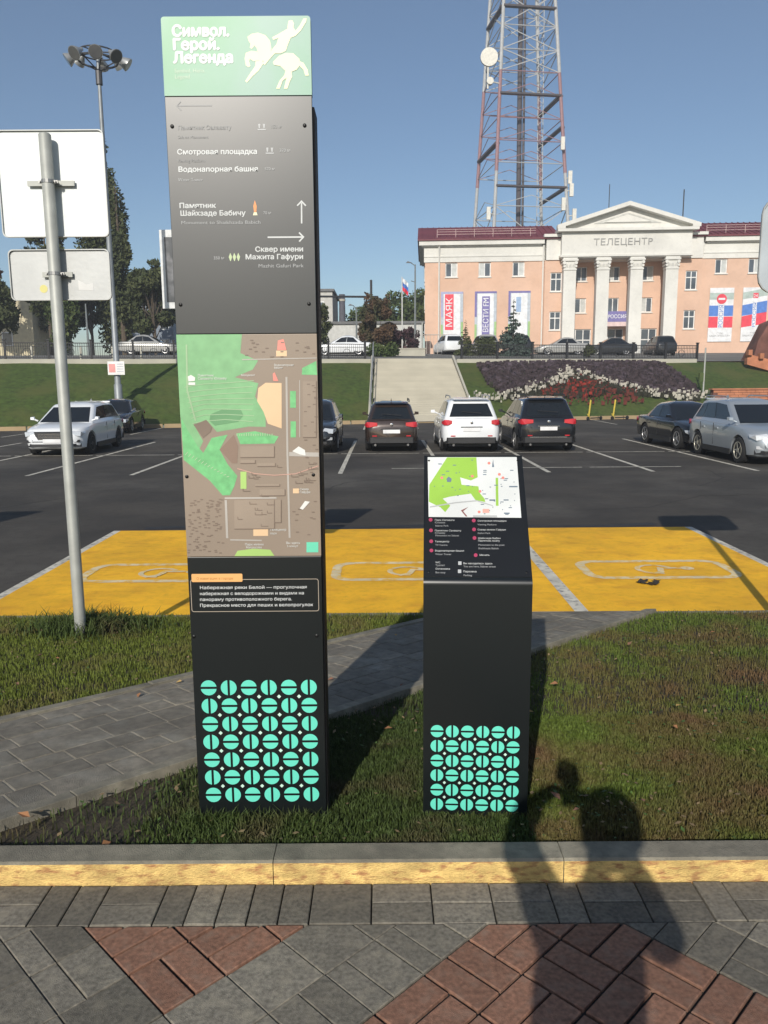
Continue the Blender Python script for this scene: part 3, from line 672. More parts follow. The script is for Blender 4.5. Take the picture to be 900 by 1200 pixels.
for P in ([(650, 270), (705, 270), (705, 278), (650, 278)], [(522, 355), (560, 355), (560, 364), (522, 364)], [(615, 355), (648, 355), (648, 362), (615, 362)], [(618, 438), (655, 438), (655, 446), (618, 446)], [(540, 130), (545, 100), (548, 130), (552, 150), (538, 150)], [(240, 225), (255, 210), (275, 225), (270, 245), (245, 245)]): lpoly(P, mat('map ink', (.15, .2, .25), .4), 2)
lpoly([(130, 400), (300, 372), (440, 360), (545, 392), (545, 398), (440, 367), (300, 380), (130, 408)], mat('map grey line', (.45, .46, .45), .4), 2)
o = b.build('map_print', None, ls_, fix=False, loc=(0, ST[0], ST[1])); o.rotation_euler = (SL, 0, 0)
MGN = mat('magenta dot', (.4, .05, .11), .4)
def dot(P, m, z=ZT): b = MB(); b.flat(P, m, 0, z); o = b.build('legend_dot', None, ls_, fix=False, loc=(0, ST[0], ST[1])); o.rotation_euler = (SL, 0, 0)
for zx, zy in ((135, 484), (137, 551), (138, 620), (139, 678), (420, 488), (422, 544), (425, 598), (433, 706)): dot([lz(zx + 13 * math.cos(R(a)), zy + 12 * math.sin(R(a))) for a in range(0, 360, 45)], MGN)
for zx, zy in ((328, 757), (326, 808)): dot([lz(zx - 11, zy - 11), lz(zx + 11, zy - 11), lz(zx + 11, zy + 11), lz(zx - 11, zy + 11)], GPR)
dot([lz(415, 456), lz(572, 456), lz(575, 468), lz(415, 468)], mat('map grey line', (.45, .46, .45), .4), ZT + .0012)
def ltext(s_, zx, zy, size, m, w_=None):
    x, v = lz(zx, zy + 6); me = text_mesh(s_, size, .0002, .0003, 'LEFT', w_); me.materials.clear(); me.materials.append(m)
    o = link('legend_lettering', me, ls_, (x, ST[0] + v * math.cos(SL) - ZT * math.sin(SL), ST[1] + v * math.sin(SL) + ZT * math.cos(SL)), (SL, 0, 0))
for (s_, zx, zy, m) in (('Парк Салавата', 162, 484, WPR), ('Юлаева', 162, 500, GPR), ('Salavat Park', 165, 520, GPR), ('Памятник Салавату', 162, 551, WPR), ('Юлаеву', 162, 566, GPR), ('Monument to Salavat', 165, 582, GPR), ('Телецентр', 162, 620, WPR), ('TV Centre', 165, 642, GPR),
        ('Водонапорная башня', 162, 678, WPR), ('Water Tower', 165, 700, GPR), ('Смотровая площадка', 445, 488, WPR), ('Viewing Platform', 445, 512, GPR), ('Сквер имени Гафури', 445, 544, WPR), ('Gafuri Park', 445, 566, GPR), ('Шайхзаде Бабич', 448, 598, WPR), ('Памятник поэту', 448, 614, WPR),
        ('Monument to the poet', 450, 640, GPR), ('Shaikhzada Babich', 450, 662, GPR), ('Мечеть', 458, 704, WPR), ('WC', 165, 752, WPR), ('Туалет', 165, 770, GPR), ('Остановка', 165, 792, WPR), ('Bus stop', 165, 815, GPR), ('Вы находитесь здесь', 350, 757, WPR), ('You are here, Salavat street', 352, 776, GPR), ('Парковка', 350, 808, WPR), ('Parking', 352, 832, GPR)):
    ltext(s_, zx, zy, .0108, mat('legend white', (.4, .41, .4), .5) if m is WPR else GPR2)
x0 = -HX + 2 * HX * (511 - 495.2) / (622 - 495.2); z0 = float(np.interp(857.3, [676, 955], [.97, .012]))
b = MB(); discs(b, x0 + .003, z0 + .014, .0588, .0612, .0252, 6, 6); b.build('disc_pattern', None, ls_, fix=False)
for sx, v in ((-HX + .02, .03), (HX - .02, .03), (-HX + .02, Lf - .03), (HX - .02, Lf - .03)):
    o = link('screw', sme, ls_, (sx, ST[0] + v * math.cos(SL) - .003 * math.sin(SL), ST[1] + v * math.sin(SL) + .003 * math.cos(SL)), (SL - R(90), 0, 0)); o.scale = (.7, .7, .7)

# ------------------------------------------------------------------ road signs seen from behind
def sign(x, label, big, small, rounded=.035, post_top=3.45):
    s = thing('road_sign', label, 'road sign', (x, 5.95, -.16), 0, 'road signs along the parking lot kerb')
    b = MB(); b.lathe([(.043, -.4), (.043, post_top + .16), (.036, post_top + .17)], 20); b.build('post', GREYM, s, smooth=50)
    for (x0, x1, z0, z1, m) in [p for p in (big, small) if p]:
        b = MB(); b.prism(rrect(x0, x1, z0 + .16, z1 + .16, rounded), .075, .079); o = b.build('sign_panel', m, s)
        b = MB(); P = rrect(x0, x1, z0 + .16, z1 + .16, rounded); Q = rrect(x0 + .007, x1 - .007, z0 + .167, z1 + .153, rounded); n = len(P)
        for i in range(n):
            j = (i + 1) % n; A, B_, D, E_ = P[i], P[j], Q[j], Q[i]
            b.add([(A[0], .06, A[1]), (B_[0], .06, B_[1]), (D[0], .06, D[1]), (E_[0], .06, E_[1]), (A[0], .0745, A[1]), (B_[0], .0745, B_[1]), (D[0], .0745, D[1]), (E_[0], .0745, E_[1])], [(0, 1, 2, 3), (0, 1, 5, 4), (3, 2, 6, 7)])
        b.build('panel_rim', mat('sign rim', (.38, .39, .38), .5, .3), o)
        zc = (z0 + z1) / 2 + .16; hw = .17 if (z1 - z0) > .5 else .11
        b = MB(); b.box(-hw, hw, .045, .058, zc - .018, zc + .018); b.box(-hw, hw, .058, .074, zc - .004, zc + .004); b.build('bracket', GREYM, s)
        b = MB(); b.lathe([(.047, zc - .012), (.047, zc + .012)], 16); b.bar((-.055, -.02, zc), (-.055, .06, zc), .007); b.bar((.055, -.02, zc), (.055, .06, zc), .007); b.box(-.07, .07, -.003, .01, zc - .01, zc + .01)
        b.build('clamp', mat('clamp steel', (.3, .3, .29), .4, .6), s)
    return s
sg = sign(-2.395, 'large square and small oblong sign on one grey post, seen from behind', (-.385, .395, 2.765, 3.505, SIGNB), (-.36, .385, 2.315, 2.68, SIGNG))
b = MB(); b.prism([(.14, 2.55), (.25, 2.545), (.25, 2.6), (.2, 2.59), (.14, 2.62)], .0735, .0748); b.build('sticker', mat('sticker white', (.6, .6, .58), .6), sg)
b = MB(); b.lathe([(.03, .0735), (.03, .0748)], 10, (-.12, 0, 2.56), 'y'); b.build('sticker', mat('sticker yellow', (.6, .55, .2), .6), sg)
sign(3.33, 'sign at the right edge of the picture, only its rounded panel edge in view', (-.55, .55, 2.33, 3.01, mat('grey sign back', (.42, .46, .48), .5, .2)), None, .12, 3.05)
sign(-8.0, 'sign post beyond the left edge whose shadow lies on the asphalt', (-.35, .35, 2.77, 3.5, SIGNB), None)

# ------------------------------------------------------------------ flood light mast
mast = thing('floodlight_mast', 'tall grey mast with a ring of round floodlights above the parking lot', 'floodlight mast', (-13.4, 40.2, .45))
b = MB(); b.lathe([(.2, -.8), (.2, 1.2), (.15, 1.25), (.13, 8), (.085, 15.8), (.085, 16.85)], 14); b.build('pole', mat('mast grey', (.25, .27, .28), .5, .3), mast, smooth=60)
b = MB()
P = [(.9 * math.cos(R(a)), .9 * math.sin(R(a)), 16.35) for a in range(0, 361, 20)]; b.path(P, .05); P = [(p[0] * .95, p[1] * .95, 16.7) for p in P]; b.path(P, .035)
for a in range(0, 360, 60): b.bar((0, 0, 15.9), (.9 * math.cos(R(a)), .9 * math.sin(R(a)), 16.35), .03); b.bar((0, 0, 16.75), (.86 * math.cos(R(a)), .86 * math.sin(R(a)), 16.7), .03)
b.lathe([(.16, 15.3), (.16, 15.9)], 10); b.build('lamp_ring', mat('dark steel', (.07, .07, .075), .5, .3), mast)
fb = MB(); fb.lathe([(.32, .28), (.3, .2), (.2, 0), (.1, -.16), (.08, -.3)], 16, ax='x'); fme = fb.mesh('floodlight', mat('lamp can', (.4, .41, .4), .4, .5), 40)
gb = MB(); gb.lathe([(.3, .281), (.28, .29)], 16, ax='x'); gme = gb.mesh('lens', mat('lamp lens', (.12, .12, .12), .15))
for k, a in enumerate((10, 58, 100, 150, 196, 240, 285, 325)):
    o = link('floodlight', fme, mast, (1.15 * math.cos(R(a)), 1.15 * math.sin(R(a)), 16.45 + (.25 if 30 < a < 170 else -.05)), (0, R(35), R(a))); link('lens', gme, o)
nb = thing('parking_notice', 'small white and pink notice plate fixed to the floodlight mast', 'notice', (-13.35, 39.93, 2.15))
b = MB(); b.box(-.42, .42, 0, .02, 0, .66); b.build('plate', mat('notice white', (.75, .74, .72), .6), nb)
b = MB(); b.box(-.36, -.04, -.004, -.001, .12, .54); b.build('red_print', mat('notice pink', (.7, .3, .28), .6), nb)
b = MB(); [b.box(.04, .36, -.004, -.001, z, z + .05) for z in (.14, .26, .38, .5)]; b.build('grey_print', mat('notice grey', (.5, .52, .55), .6), nb)

# ------------------------------------------------------------------ cars
def slerp(xs, ys, x): return float(np.interp(x, xs, ys))
WH = {}
def wheel_meshes(r, alloy):
    k = (round(r, 2), alloy.name)
    if k not in WH:
        b = MB(); b.lathe([(r * .62, -.1), (r * .9, -.11), (r, -.085), (r, .085), (r * .9, .11), (r * .62, .1)], 26, ax='y'); t = b.mesh('wheel', TYRE, 40)
        b = MB(); b.lathe([(r * .64, .07), (r * .66, .112), (r * .6, .108), (r * .56, .06)], 22, ax='y')
        for q in range(5):
            a = q * 2 * math.pi / 5; c, s = math.cos(a), math.sin(a); d = .35
            p1 = (r * .1 * c, .085, r * .1 * s)
            b.hull([(r * .1 * c - .03 * s, .075, r * .1 * s + .03 * c), (r * .1 * c + .03 * s, .075, r * .1 * s - .03 * c), (r * .6 * math.cos(a - .2), .085, r * .6 * math.sin(a - .2)), (r * .6 * math.cos(a + .2), .085, r * .6 * math.sin(a + .2)),
                    (r * .1 * c, .105, r * .1 * s), (r * .6 * c, .107, r * .6 * s)])
        b.lathe([(r * .17, .06), (r * .17, .11)], 12, ax='y'); rm = b.mesh('rim', alloy, 30)
        WH[k] = (t, rm)
    return WH[k]
def make_car(label, cat, loc, heading, paint, kind='suv', L=4.5, W=1.82, H=1.65, rails=False, lamp='band', group='cars in the parking lot', name='parked_car', detail=2, alloy=None, chrome_trim=False, plastic=True, rr=.34):
    """x forward, y left; heading = direction of the nose in degrees from +X"""
    alloy = alloy or ALLOY
    root = thing(name, label, cat, loc, R(heading), group); h = L / 2; hw = W / 2
    suv = kind == 'suv'; bz = H * .62 if suv else H * .62
    wf = h - .88; wr = -h + (.9 if suv else 1.0)
    if suv:
        tx = [-h, -h + .06, -h + .18, -h + .6, 0, h - 1.25, h - .5, h - .15, h - .03, h]; tz = [bz - .22, bz - .05, bz, bz, bz - .03, bz - .03, bz - .12, bz - .2, bz - .32, bz - .42]
    else:
        tx = [-h, -h + .05, -h + .15, -h + .75, 0, h - 1.2, h - .5, h - .15, h - .03, h]; tz = [bz - .22, bz - .04, bz + .03, bz + .04, bz - .02, bz - .03, bz - .14, bz - .24, bz - .34, bz - .42]
    bx = [-h, -h + .15, -h + .7, h - .7, h - .15, h]; bzz = [.36, .28, .22, .2, .22, .3]
    wx = [-h, -h + .06, -h + .2, -h + .6, 0, h - .7, h - .28, h - .1, h]; ww = [.74, .87, .955, 1, 1, .985, .91, .8, .62]
    st_ = sorted(set([-h, -h + .03, -h + .08, -h + .2, -h + .4, -h + .65, -h + 1.1, -.6, 0, .6, h - 1.4, h - 1.15, h - .8, h - .5, h - .3, h - .16, h - .08, h - .03, h]))
    b = MB(); sec = []
    for x in st_:
        zt = slerp(tx, tz, x); zb = slerp(bx, bzz, x); w_ = hw * slerp(wx, ww, x); zm = zb + (zt - zb) * .5
        half = [(0, zb), (w_ * .86, zb), (w_ * .96, zb + .05), (w_ * .985, zb + .16), (w_, zm), (w_ * .985, zt - .14), (w_ * .945, zt - .045), (w_ * .86, zt), (w_ * .5, zt + .025), (0, zt + .035)]
        sec.append([(x, y, z) for y, z in half] + [(x, -y, z) for y, z in half[-2:0:-1]])
    n = len(sec[0])
    for s in sec: b.v += s
    for j in range(len(sec) - 1):
        for i in range(n): b.f.append([j * n + i, j * n + (i + 1) % n, (j + 1) * n + (i + 1) % n, (j + 1) * n + i]); b.m.append(0)
    b.f.append(list(range(n))[::-1]); b.f.append([(len(sec) - 1) * n + i for i in range(n)]); b.m += [0, 0]
    body = b.build('body', paint, root, smooth=38)
    if detail:
        cb = MB()
        for wx_ in (wf, wr):
            cb.lathe([(rr + .06, -hw - .1), (rr + .06, -hw + .26)], 24, (wx_, 0, rr), 'y'); cb.lathe([(rr + .06, hw - .26), (rr + .06, hw + .1)], 24, (wx_, 0, rr), 'y')
        co = cb.build('cutter', None, None); co.parent = root
        md = body.modifiers.new('arches', 'BOOLEAN'); md.operation = 'DIFFERENCE'; md.object = co; md.solver = 'EXACT'
        bpy.context.view_layer.update(); dg = bpy.context.evaluated_depsgraph_get()
        me = bpy.data.meshes.new_from_object(body.evaluated_get(dg)); body.modifiers.clear(); body.data = me; bpy.data.objects.remove(co)
        me.materials.clear(); me.materials.append(paint)
    bb = MB(); bb.box(-h + .35, h - .35, -hw * .72, hw * .72, .17, .5); bb.build('underbody', BPLAS, root)
    # cabin
    if suv: F0, F1, R1, R0 = h - 1.08, h - 2.05, -h + .5, -h + .1
    elif kind == 'sedan': F0, F1, R1, R0 = h - 1.2, h - 2.05, -h + 1.25, -h + .55
    else: F0, F1, R1, R0 = h - 1.1, h - 1.9, -h + .5, -h + .12
    zb0 = bz - .06; zr = H - .045; wb, wrf = hw * .91, hw * (.7 if suv else .66)
    def ring(f, r_, w_, z, cr):
        P = []
        for (cx, cy, a0) in ((f - cr, w_ - cr, 0), (r_ + cr, w_ - cr, 90), (r_ + cr, -w_ + cr, 180), (f - cr, -w_ + cr, 270)):
            for k in range(4): a = R(a0 + 30 * k); P.append((cx + cr * math.cos(a), cy + cr * math.sin(a), z))
        return P
    xm_, hl_ = (F1 + R1) / 2, (F1 - R1) / 2
    def drop(x): return .075 * min(1.3, ((x - xm_) / hl_) ** 2)
    rg = [ring(F0, R0, wb, zb0, .16), ring(F1 + .02, R1 - .02, wrf + .01, zr - .035, .17), ring(F1 - .06, R1 + .06, wrf - .05, zr, .12), ring(F1 - .35, R1 + .35, wrf - .3, H - .005, .15)]
    b = MB(); n = 16
    for q_, r_ in enumerate(rg): b.v += [(p[0], p[1], p[2] - (drop(p[0]) if q_ else 0)) for p in r_]
    for j in range(3):
        for i in range(n): b.f.append([j * n + i, j * n + (i + 1) % n, (j + 1) * n + (i + 1) % n, (j + 1) * n + i]); b.m.append(0)
    b.f.append([3 * n + i for i in range(n)]); b.m.append(0); b.build('cabin', paint, root, smooth=42)
    zt2 = zr - .035
    def lerp(a, c, t): return a + (c - a) * t
    def side_pt(s, t, sg, off):                   # s 0 rear..1 front, t 0 belt..1 roof
        x = lerp(lerp(R0, F0, s), lerp(R1 - .02, F1 + .02, s), t); y = lerp(wb, wrf + .01, t) + off; return (x, sg * y, lerp(zb0, zt2, t) - t * drop(x))
    def patch(b, P):
        b.add(P, [(0, 1, 2, 3)])
    splits = [(.08, .27), (.283, .55), (.564, .87)] if suv else [(.14, .51), (.525, .86)]
    for sg in (1, -1):
        for (s0, s1) in splits:
            b = MB(); t0, t1 = .22, .9
            A = [side_pt(s0, t0, sg, .008), side_pt(s1 + (.03 if s1 > .8 else 0), t0, sg, .008), side_pt(s1, t1, sg, .008), side_pt(s0 + (.03 if s0 < .2 else 0), t1, sg, .008)]
            Bk = [(p[0], p[1] - sg * .02, p[2]) for p in A]
            b.add(A + Bk, [(0, 1, 2, 3), (0, 1, 5, 4), (1, 2, 6, 5), (2, 3, 7, 6), (3, 0, 4, 7)]); b.build('side_window', GLASS, root)
    def end_patch(xb, xt, t0, t1, k0, k1, off, nm, m):
        b = MB()
        def P(t, k, o_): return (lerp(xb, xt, t) + o_, k * lerp(wb, wrf, t), lerp(zb0, zt2 - drop(xt), t))
        A = [P(t0, -k0, off), P(t0, k0, off), P(t1, k1, off), P(t1, -k1, off)]; Bk = [P(t0, -k0, -off * 2), P(t0, k0, -off * 2), P(t1, k1, -off * 2), P(t1, -k1, -off * 2)]
        b.add(A + Bk, [(0, 1, 2, 3), (0, 1, 5, 4), (1, 2, 6, 5), (2, 3, 7, 6), (3, 0, 4, 7)]); b.build(nm, m, root)
    end_patch(F0, F1 + .02, .1, .96, .9, .87, .012, 'windscreen', GLASS)
    end_patch(R0, R1 - .02, .2 if suv else .15, .92, .84, .8, -.008, 'rear_window', GLASS)
    # wheels
    t_, r_ = wheel_meshes(rr, alloy)
    for wx_ in (wf, wr):
        for sg in (1, -1):
            o = link('wheel', t_, root, (wx_, sg * (hw - .125), rr), (0, 0, 0 if sg > 0 else math.pi)); link('rim', r_, o)
    if detail:
        # lamps, plates, grille, bumpers
        fz = slerp(tx, tz, h - .15)
        for sg in (1, -1):
            b = MB(); b.hull([(h - .02, sg * hw * .5, fz - .17), (h - .015, sg * hw * .5, fz - .1), (h - .1, sg * hw * .86, fz - .19), (h - .12, sg * hw * .88, fz - .06), (h - .36, sg * hw * .955, fz - .05), (h - .3, sg * hw * .955, fz - .12), (h - .08, sg * hw * .6, fz - .02), (h - .2, sg * hw * .6, fz - .1)]); b.build('headlight', CLENS, root)
            b = MB(); b.hull([(h - .0, sg * hw * .6, .42), (h - .0, sg * hw * .6, .5), (h - .12, sg * hw * .84, .42), (h - .12, sg * hw * .84, .5), (h - .2, sg * hw * .7, .45)]); b.build('fog_lamp', CLENS if lamp == 'fog' else BPLAS, root)
            y0 = hw * .52 if lamp != 'corner' else hw * .66
            z0, z1 = (bz - .2, bz - .04)
            b = MB(); b.hull([(-h - .012, sg * y0, z0 + .04), (-h - .008, sg * y0, z1 - .02), (-h - .012, sg * hw * .8, z0), (-h + .05, sg * hw * .91, z0), (-h + .04, sg * hw * .91, z1), (-h - .0, sg * hw * .78, z1), (-h + .28, sg * hw * .985, z1 - .06), (-h + .2, sg * hw * .985, z0 + .04), (-h + .2, sg * y0, z0 + .1)]); b.build('tail_light', REDL, root)
            b = MB(); mx = F0 - .2; b.hull([(mx + dx_, sg * (hw + dy_), bz + dz_) for dx_, dy_, dz_ in ((0, -.02, .05), (0, .13, .06), (0, .13, .15), (0, 0, .16), (.09, .0, .06), (.09, .1, .07), (.08, .1, .14), (.08, 0, .14))]); b.bar((mx + .04, sg * hw * .88, bz + .03), (mx + .04, sg * (hw + .02), bz + .08), .025, 5); b.build('wing_mirror', paint, root)
            for dx in ((h - 2.35), (h - 3.25)):
                b = MB(); b.box(dx, dx + .2, sg * (hw - .002) - .012, sg * (hw - .002) + .02, bz - .2, bz - .17); b.build('door_handle', paint, root)
                b = MB(); b.box(dx - .09, dx - .08, sg * hw * .99 - .008, sg * hw * .99 + .006, .38, bz - .06); b.build('door_gap', BPLAS, root)
            b = MB(); b.bar((-h + .1, sg * hw * .6, .24), (-h - .02, sg * hw * .6, .24), .035, 8); b.build('exhaust', CHROME, root)
        b = MB(); b.hull([(h - .03, -hw * .48, fz - .3), (h - .03, hw * .48, fz - .3), (h + .012, hw * .42, fz - .28), (h + .012, -hw * .42, fz - .28), (h + .008, hw * .54, fz - .07), (h + .008, -hw * .54, fz - .07), (h - .03, hw * .56, fz - .04), (h - .03, -hw * .56, fz - .04)]); gr = b.build('grille', BPLAS, root)
        for sg in (1, -1):
            b = MB(); b.hull([(x_, sg * y_, z_) for x_, z0_ in ((wf - rr - .1, .0), (wr + rr + .1, .0)) for y_ in (hw * .97, hw + .006) for z_ in (.2, .34)]); b.build('sill_trim', BPLAS if plastic else paint, root)
        b = MB(); [b.box(h + .012, h + .018, -hw * .42, hw * .42, fz - .27 + k * .05, fz - .26 + k * .05) for k in range(4)]; b.build('grille_bar', CHROME, gr)
        b = MB(); b.hull([(h + .006, y, z) for y in (-hw * .66, hw * .66) for z in (.3, .38)] + [(h - .2, y, z) for y in (-hw * .85, hw * .85) for z in (.28, .4)]); b.build('front_bumper_trim', BPLAS, root)
        b = MB(); b.box(h + .018, h + .028, -.26, .26, .42, .53); b.build('number_plate', PLATE, root)
        b = MB(); pzz = bz - .33 if suv else .62; b.box(-h - .022, -h - .014, -.26, .26, pzz - .055, pzz + .055); b.build('number_plate', PLATE, root)
        b = MB(); b.box(-h - .016, -h - .008, -.33, .33, pzz + .06, pzz + .085); b.build('boot_trim', CHROME if chrome_trim else BPLAS, root)
        b = MB(); b.hull([(-h - .012, y, z) for y in (-hw * .78, hw * .78) for z in (.3, .47)] + [(-h + .3, y, z) for y in (-hw * .985, hw * .985) for z in (.27, .45)]); b.build('rear_bumper_trim', BPLAS if plastic else paint, root)
        b = MB(); b.box(-h - .022, -h - .012, -hw * .62, hw * .62, .45, .475); b.build('bumper_strip', CHROME if chrome_trim else BPLAS, root)
        for sg in (1, -1):
            b = MB(); b.box(-h - .02, -h - .01, sg * hw * .62 - .07, sg * hw * .62 + .07, .5, .53); b.build('reflector', REDL, root)
        b = MB(); b.hull([(R1 - .14, y, zr - .01) for y in (-wrf * .85, wrf * .85)] + [(R1 + .1, y, z) for y in (-wrf * .9, wrf * .9) for z in (zr - .03, zr + .012)] + [(R1 - .13, y, zr - .03) for y in (-wrf * .8, wrf * .8)]); b.build('roof_spoiler', paint, root) if suv else None
        b = MB(); b.bar((R0 + .02, -.3, bz + .16), (R0 + .1, .3, bz + .2), .012, 6); b.build('rear_wiper', BPLAS, root) if suv else None
        b = MB(); b.lathe([(.04, 0), (.045, -.015), (.02, -.02)], 10, (-h - .01, 0, bz - .12), 'x'); b.build('badge', CHROME, root)
        b = MB(); b.hull([(R1 + .35, 0, H - .01), (R1 + .2, .02, H - .02), (R1 + .2, -.02, H - .02), (R1 + .2, 0, H + .07)]); b.build('antenna_fin', paint, root)
        if rails:
            for sg in (1, -1):
                b = MB(); y = sg * (wrf - .03); b.path([(R1 + .12, y, zr), (R1 + .25, y, H + .03), (F1 - .35, y, H + .035), (F1 - .18, y, zr)], .018, 6); b.build('roof_rail', ALLOY if rails == 'alloy' else BPLAS, root)
    return root
WHITE = mat('white paint', (.74, .76, .77), .25, 0, .02, 1, coat=.6); BLK = mat('black paint', (.01, .011, .013), .2, 0, .05, 1, coat=.8); BRN = mat('dark brown paint', (.045, .03, .024), .25, .3, .05, 1, coat=.8)
SILV = mat('silver blue paint', (.42, .46, .49), .35, .5, .04, 1, coat=.6); NAVY = mat('graphite paint', (.03, .034, .04), .25, .3, .05, 1, coat=.7)
make_car('white crossover facing the camera, behind the near sign post on the left', 'car', (-10.05, 25.9, LOT), -87, WHITE, L=4.7, W=1.88, H=1.6, alloy=mat('dark alloy', (.03, .03, .03), .4, .3))
make_car('black hatchback parked at the kerb behind the white crossover', 'car', (-12.1, 36.0, LOT), -84, BLK, 'hatch', L=4.2, W=1.78, H=1.5)
make_car('dark car facing the camera, half hidden by the tall stele', 'car', (-2.32, 26.0, LOT), -90, NAVY, L=4.4, W=1.82, H=1.62, lamp='fog')
make_car('dark brown crossover seen from behind at the foot of the stairs', 'car', (.25, 26.4, LOT), 90, BRN, L=4.45, W=1.68, H=1.58, rails='black', lamp='band')
make_car('white crossover seen from behind between the brown and the black one', 'car', (2.68, 26.25, LOT), 90, WHITE, L=4.64, W=1.82, H=1.68, lamp='corner', rails='alloy', alloy=ALLOY, plastic=True)
make_car('black crossover seen from behind below the flowerbed', 'car', (5.02, 26.25, LOT), 90, BLK, L=4.64, W=1.82, H=1.7, lamp='band', rails='black', chrome_trim=True)
make_car('black saloon facing the camera, nose beside the silver crossover', 'car', (10.0, 26.15, LOT), -87, BLK, 'sedan', L=4.5, W=1.76, H=1.47, lamp='fog')
make_car('silver crossover at the right edge facing the camera', 'car', (10.1, 21.75, LOT), -90, SILV, L=4.43, W=1.82, H=1.66, rails='alloy', lamp='fog', alloy=mat('pale alloy', (.5, .48, .4), .4, .5))
FARG = 'cars on the upper street'
DG = mat('dark grey paint', (.03, .032, .035), .3, .2, .05, 1, coat=.5); LG = mat('light grey paint', (.4, .4, .38), .35, .2, .05, 1, coat=.4)
for (label, x, y, hd, pt, kd) in (('white saloon on the upper street just right of the tall stele', -3.0, 60, 180, WHITE, 'sedan'), ('silver car on the upper street under the trees left of the tall stele', -17.4, 60, 0, LG, 'sedan'),
        ('white van-like car behind the fence, leftmost by the pink building', 5.4, 66, 100, WHITE, 'suv'), ('grey car behind the fence in front of the two spruces', 8.3, 66, 95, LG, 'suv'), ('dark car behind the fence below the tallest spruce', 11.0, 66, 92, DG, 'suv'),
        ('pale car behind the fence at the leftmost column', 14.9, 67, 180, LG, 'sedan'), ('dark saloon behind the fence left of the glass entrance', 18.9, 67, 180, DG, 'sedan'), ('dark crossover behind the fence right of the glass entrance', 23.4, 68, 90, DG, 'suv'), ('dark saloon behind the fence under the striped banners', 34.4, 69, 0, DG, 'sedan')):
    make_car(label, 'car', (x, y, plat_z(x, y) + .12), hd, pt, kd, L=4.4, W=1.8, H=1.5 if kd == 'sedan' else 1.65, detail=0, group=FARG)

# ------------------------------------------------------------------ stairs up the bank
stair = thing('stone_stairs', 'broad pale stone stairs climbing the grass bank towards the pink building', 'stairs', (2.1, 41.8, LOT))
STONE = mat('pale stone', (.44, .41, .33), .9, 0, .08, .8, .2, 30, rand=.03)
ns = 30
for i in range(ns):
    z1 = .27 + .11 * (i + 1); y0 = i * 8.0 / ns - .1
    xl, xr = -2.7 + .1 * i / ns, 2.75 - .55 * i / ns; b = MB(); d = 8.0 / ns + .03
    P = [(xl, .235 * xl + y0), (xr, .235 * xr + y0), (xr, .235 * xr + y0 + d), (xl, .235 * xl + y0 + d)]
    b.add([(p[0], p[1], z1 - .3) for p in P] + [(p[0], p[1], z1 + .0) for p in P], [(0, 1, 5, 4), (1, 2, 6, 5), (2, 3, 7, 6), (3, 0, 4, 7), (4, 5, 6, 7)]); b.build('step', STONE, stair)
for s, xa, xb in ((-1, -2.85, -2.75), (1, 2.9, 2.32)):
    b = MB(); y0, y1 = .235 * xa - .2, .235 * xb + 8.1
    for k, (x, y, z) in enumerate(((xa, y0, .15), (xb, y1, 3.72))): b.v += [(x - .06, y, z - .5), (x + .06, y, z - .5), (x + .06, y, z + .06), (x - .06, y, z + .06)]
    b.f += [[0, 1, 2, 3], [4, 7, 6, 5], [0, 4, 5, 1], [1, 5, 6, 2], [2, 6, 7, 3], [3, 7, 4, 0]]; b.m += [0] * 6; b.build('stair_cheek', CONCL, stair)
b = MB(); a0 = Vector((-2.78, -.8, .2)); a1 = Vector((-2.68, 7.4, 3.62)); up = Vector((0, 0, .95))
for k in range(6): p = a0.lerp(a1, k / 5); b.bar(p, p + up, .025)
b.bar(a0 + up, a1 + up, .03); b.bar(a0 + up * .5, a1 + up * .5, .02); b.build('handrail', mat('rail steel', (.4, .41, .4), .4, .5), stair)

# ------------------------------------------------------------------ fence on the bank
def fence(label, x0, x1, h=.95):
    f = thing('iron_fence', label, 'fence', (x0, top_y(x0) + .4, 3.08), 0, 'iron fences on top of the bank')
    n = max(1, round((x1 - x0) / 2.3)); dx = (x1 - x0) / n
    pb = MB(); pb.box(-.06, .06, -.06, .06, 0, h + .12); pb.box(-.09, .09, -.09, .09, h + .12, h + .18); pme = pb.mesh('post', DARKM)
    rb = MB(); L_ = math.hypot(dx, dx * .235)
    rb.box(.05, L_ - .05, -.02, .02, h - .05, h); rb.box(.05, L_ - .05, -.02, .02, .08, .12); rb.box(.05, L_ - .05, -.02, .02, h - .22, h - .19)
    k = .12
    while k < L_ - .08: rb.box(k - .01, k + .01, -.01, .01, .1, h - .03); k += .12
    P = [(L_ / 2 + .22 * math.cos(R(a)), 0, .42 + .22 * math.sin(R(a))) for a in range(0, 361, 30)]; rb.path(P, .018, 4)
    rme = rb.mesh('rail_panel', DARKM); an = math.atan(.235)
    for i in range(n + 1):
        link('post', pme, f, (i * dx, i * dx * .235, 0), (0, 0, an))
        if i < n: link('rail_panel', rme, f, (i * dx, i * dx * .235, 0), (0, 0, an))
fence('black iron fence on the concrete strip in front of the pink building', 5.0, 21.5)
fence('black iron fence on the concrete strip left of the stairs, by the park', -30, -1.1)

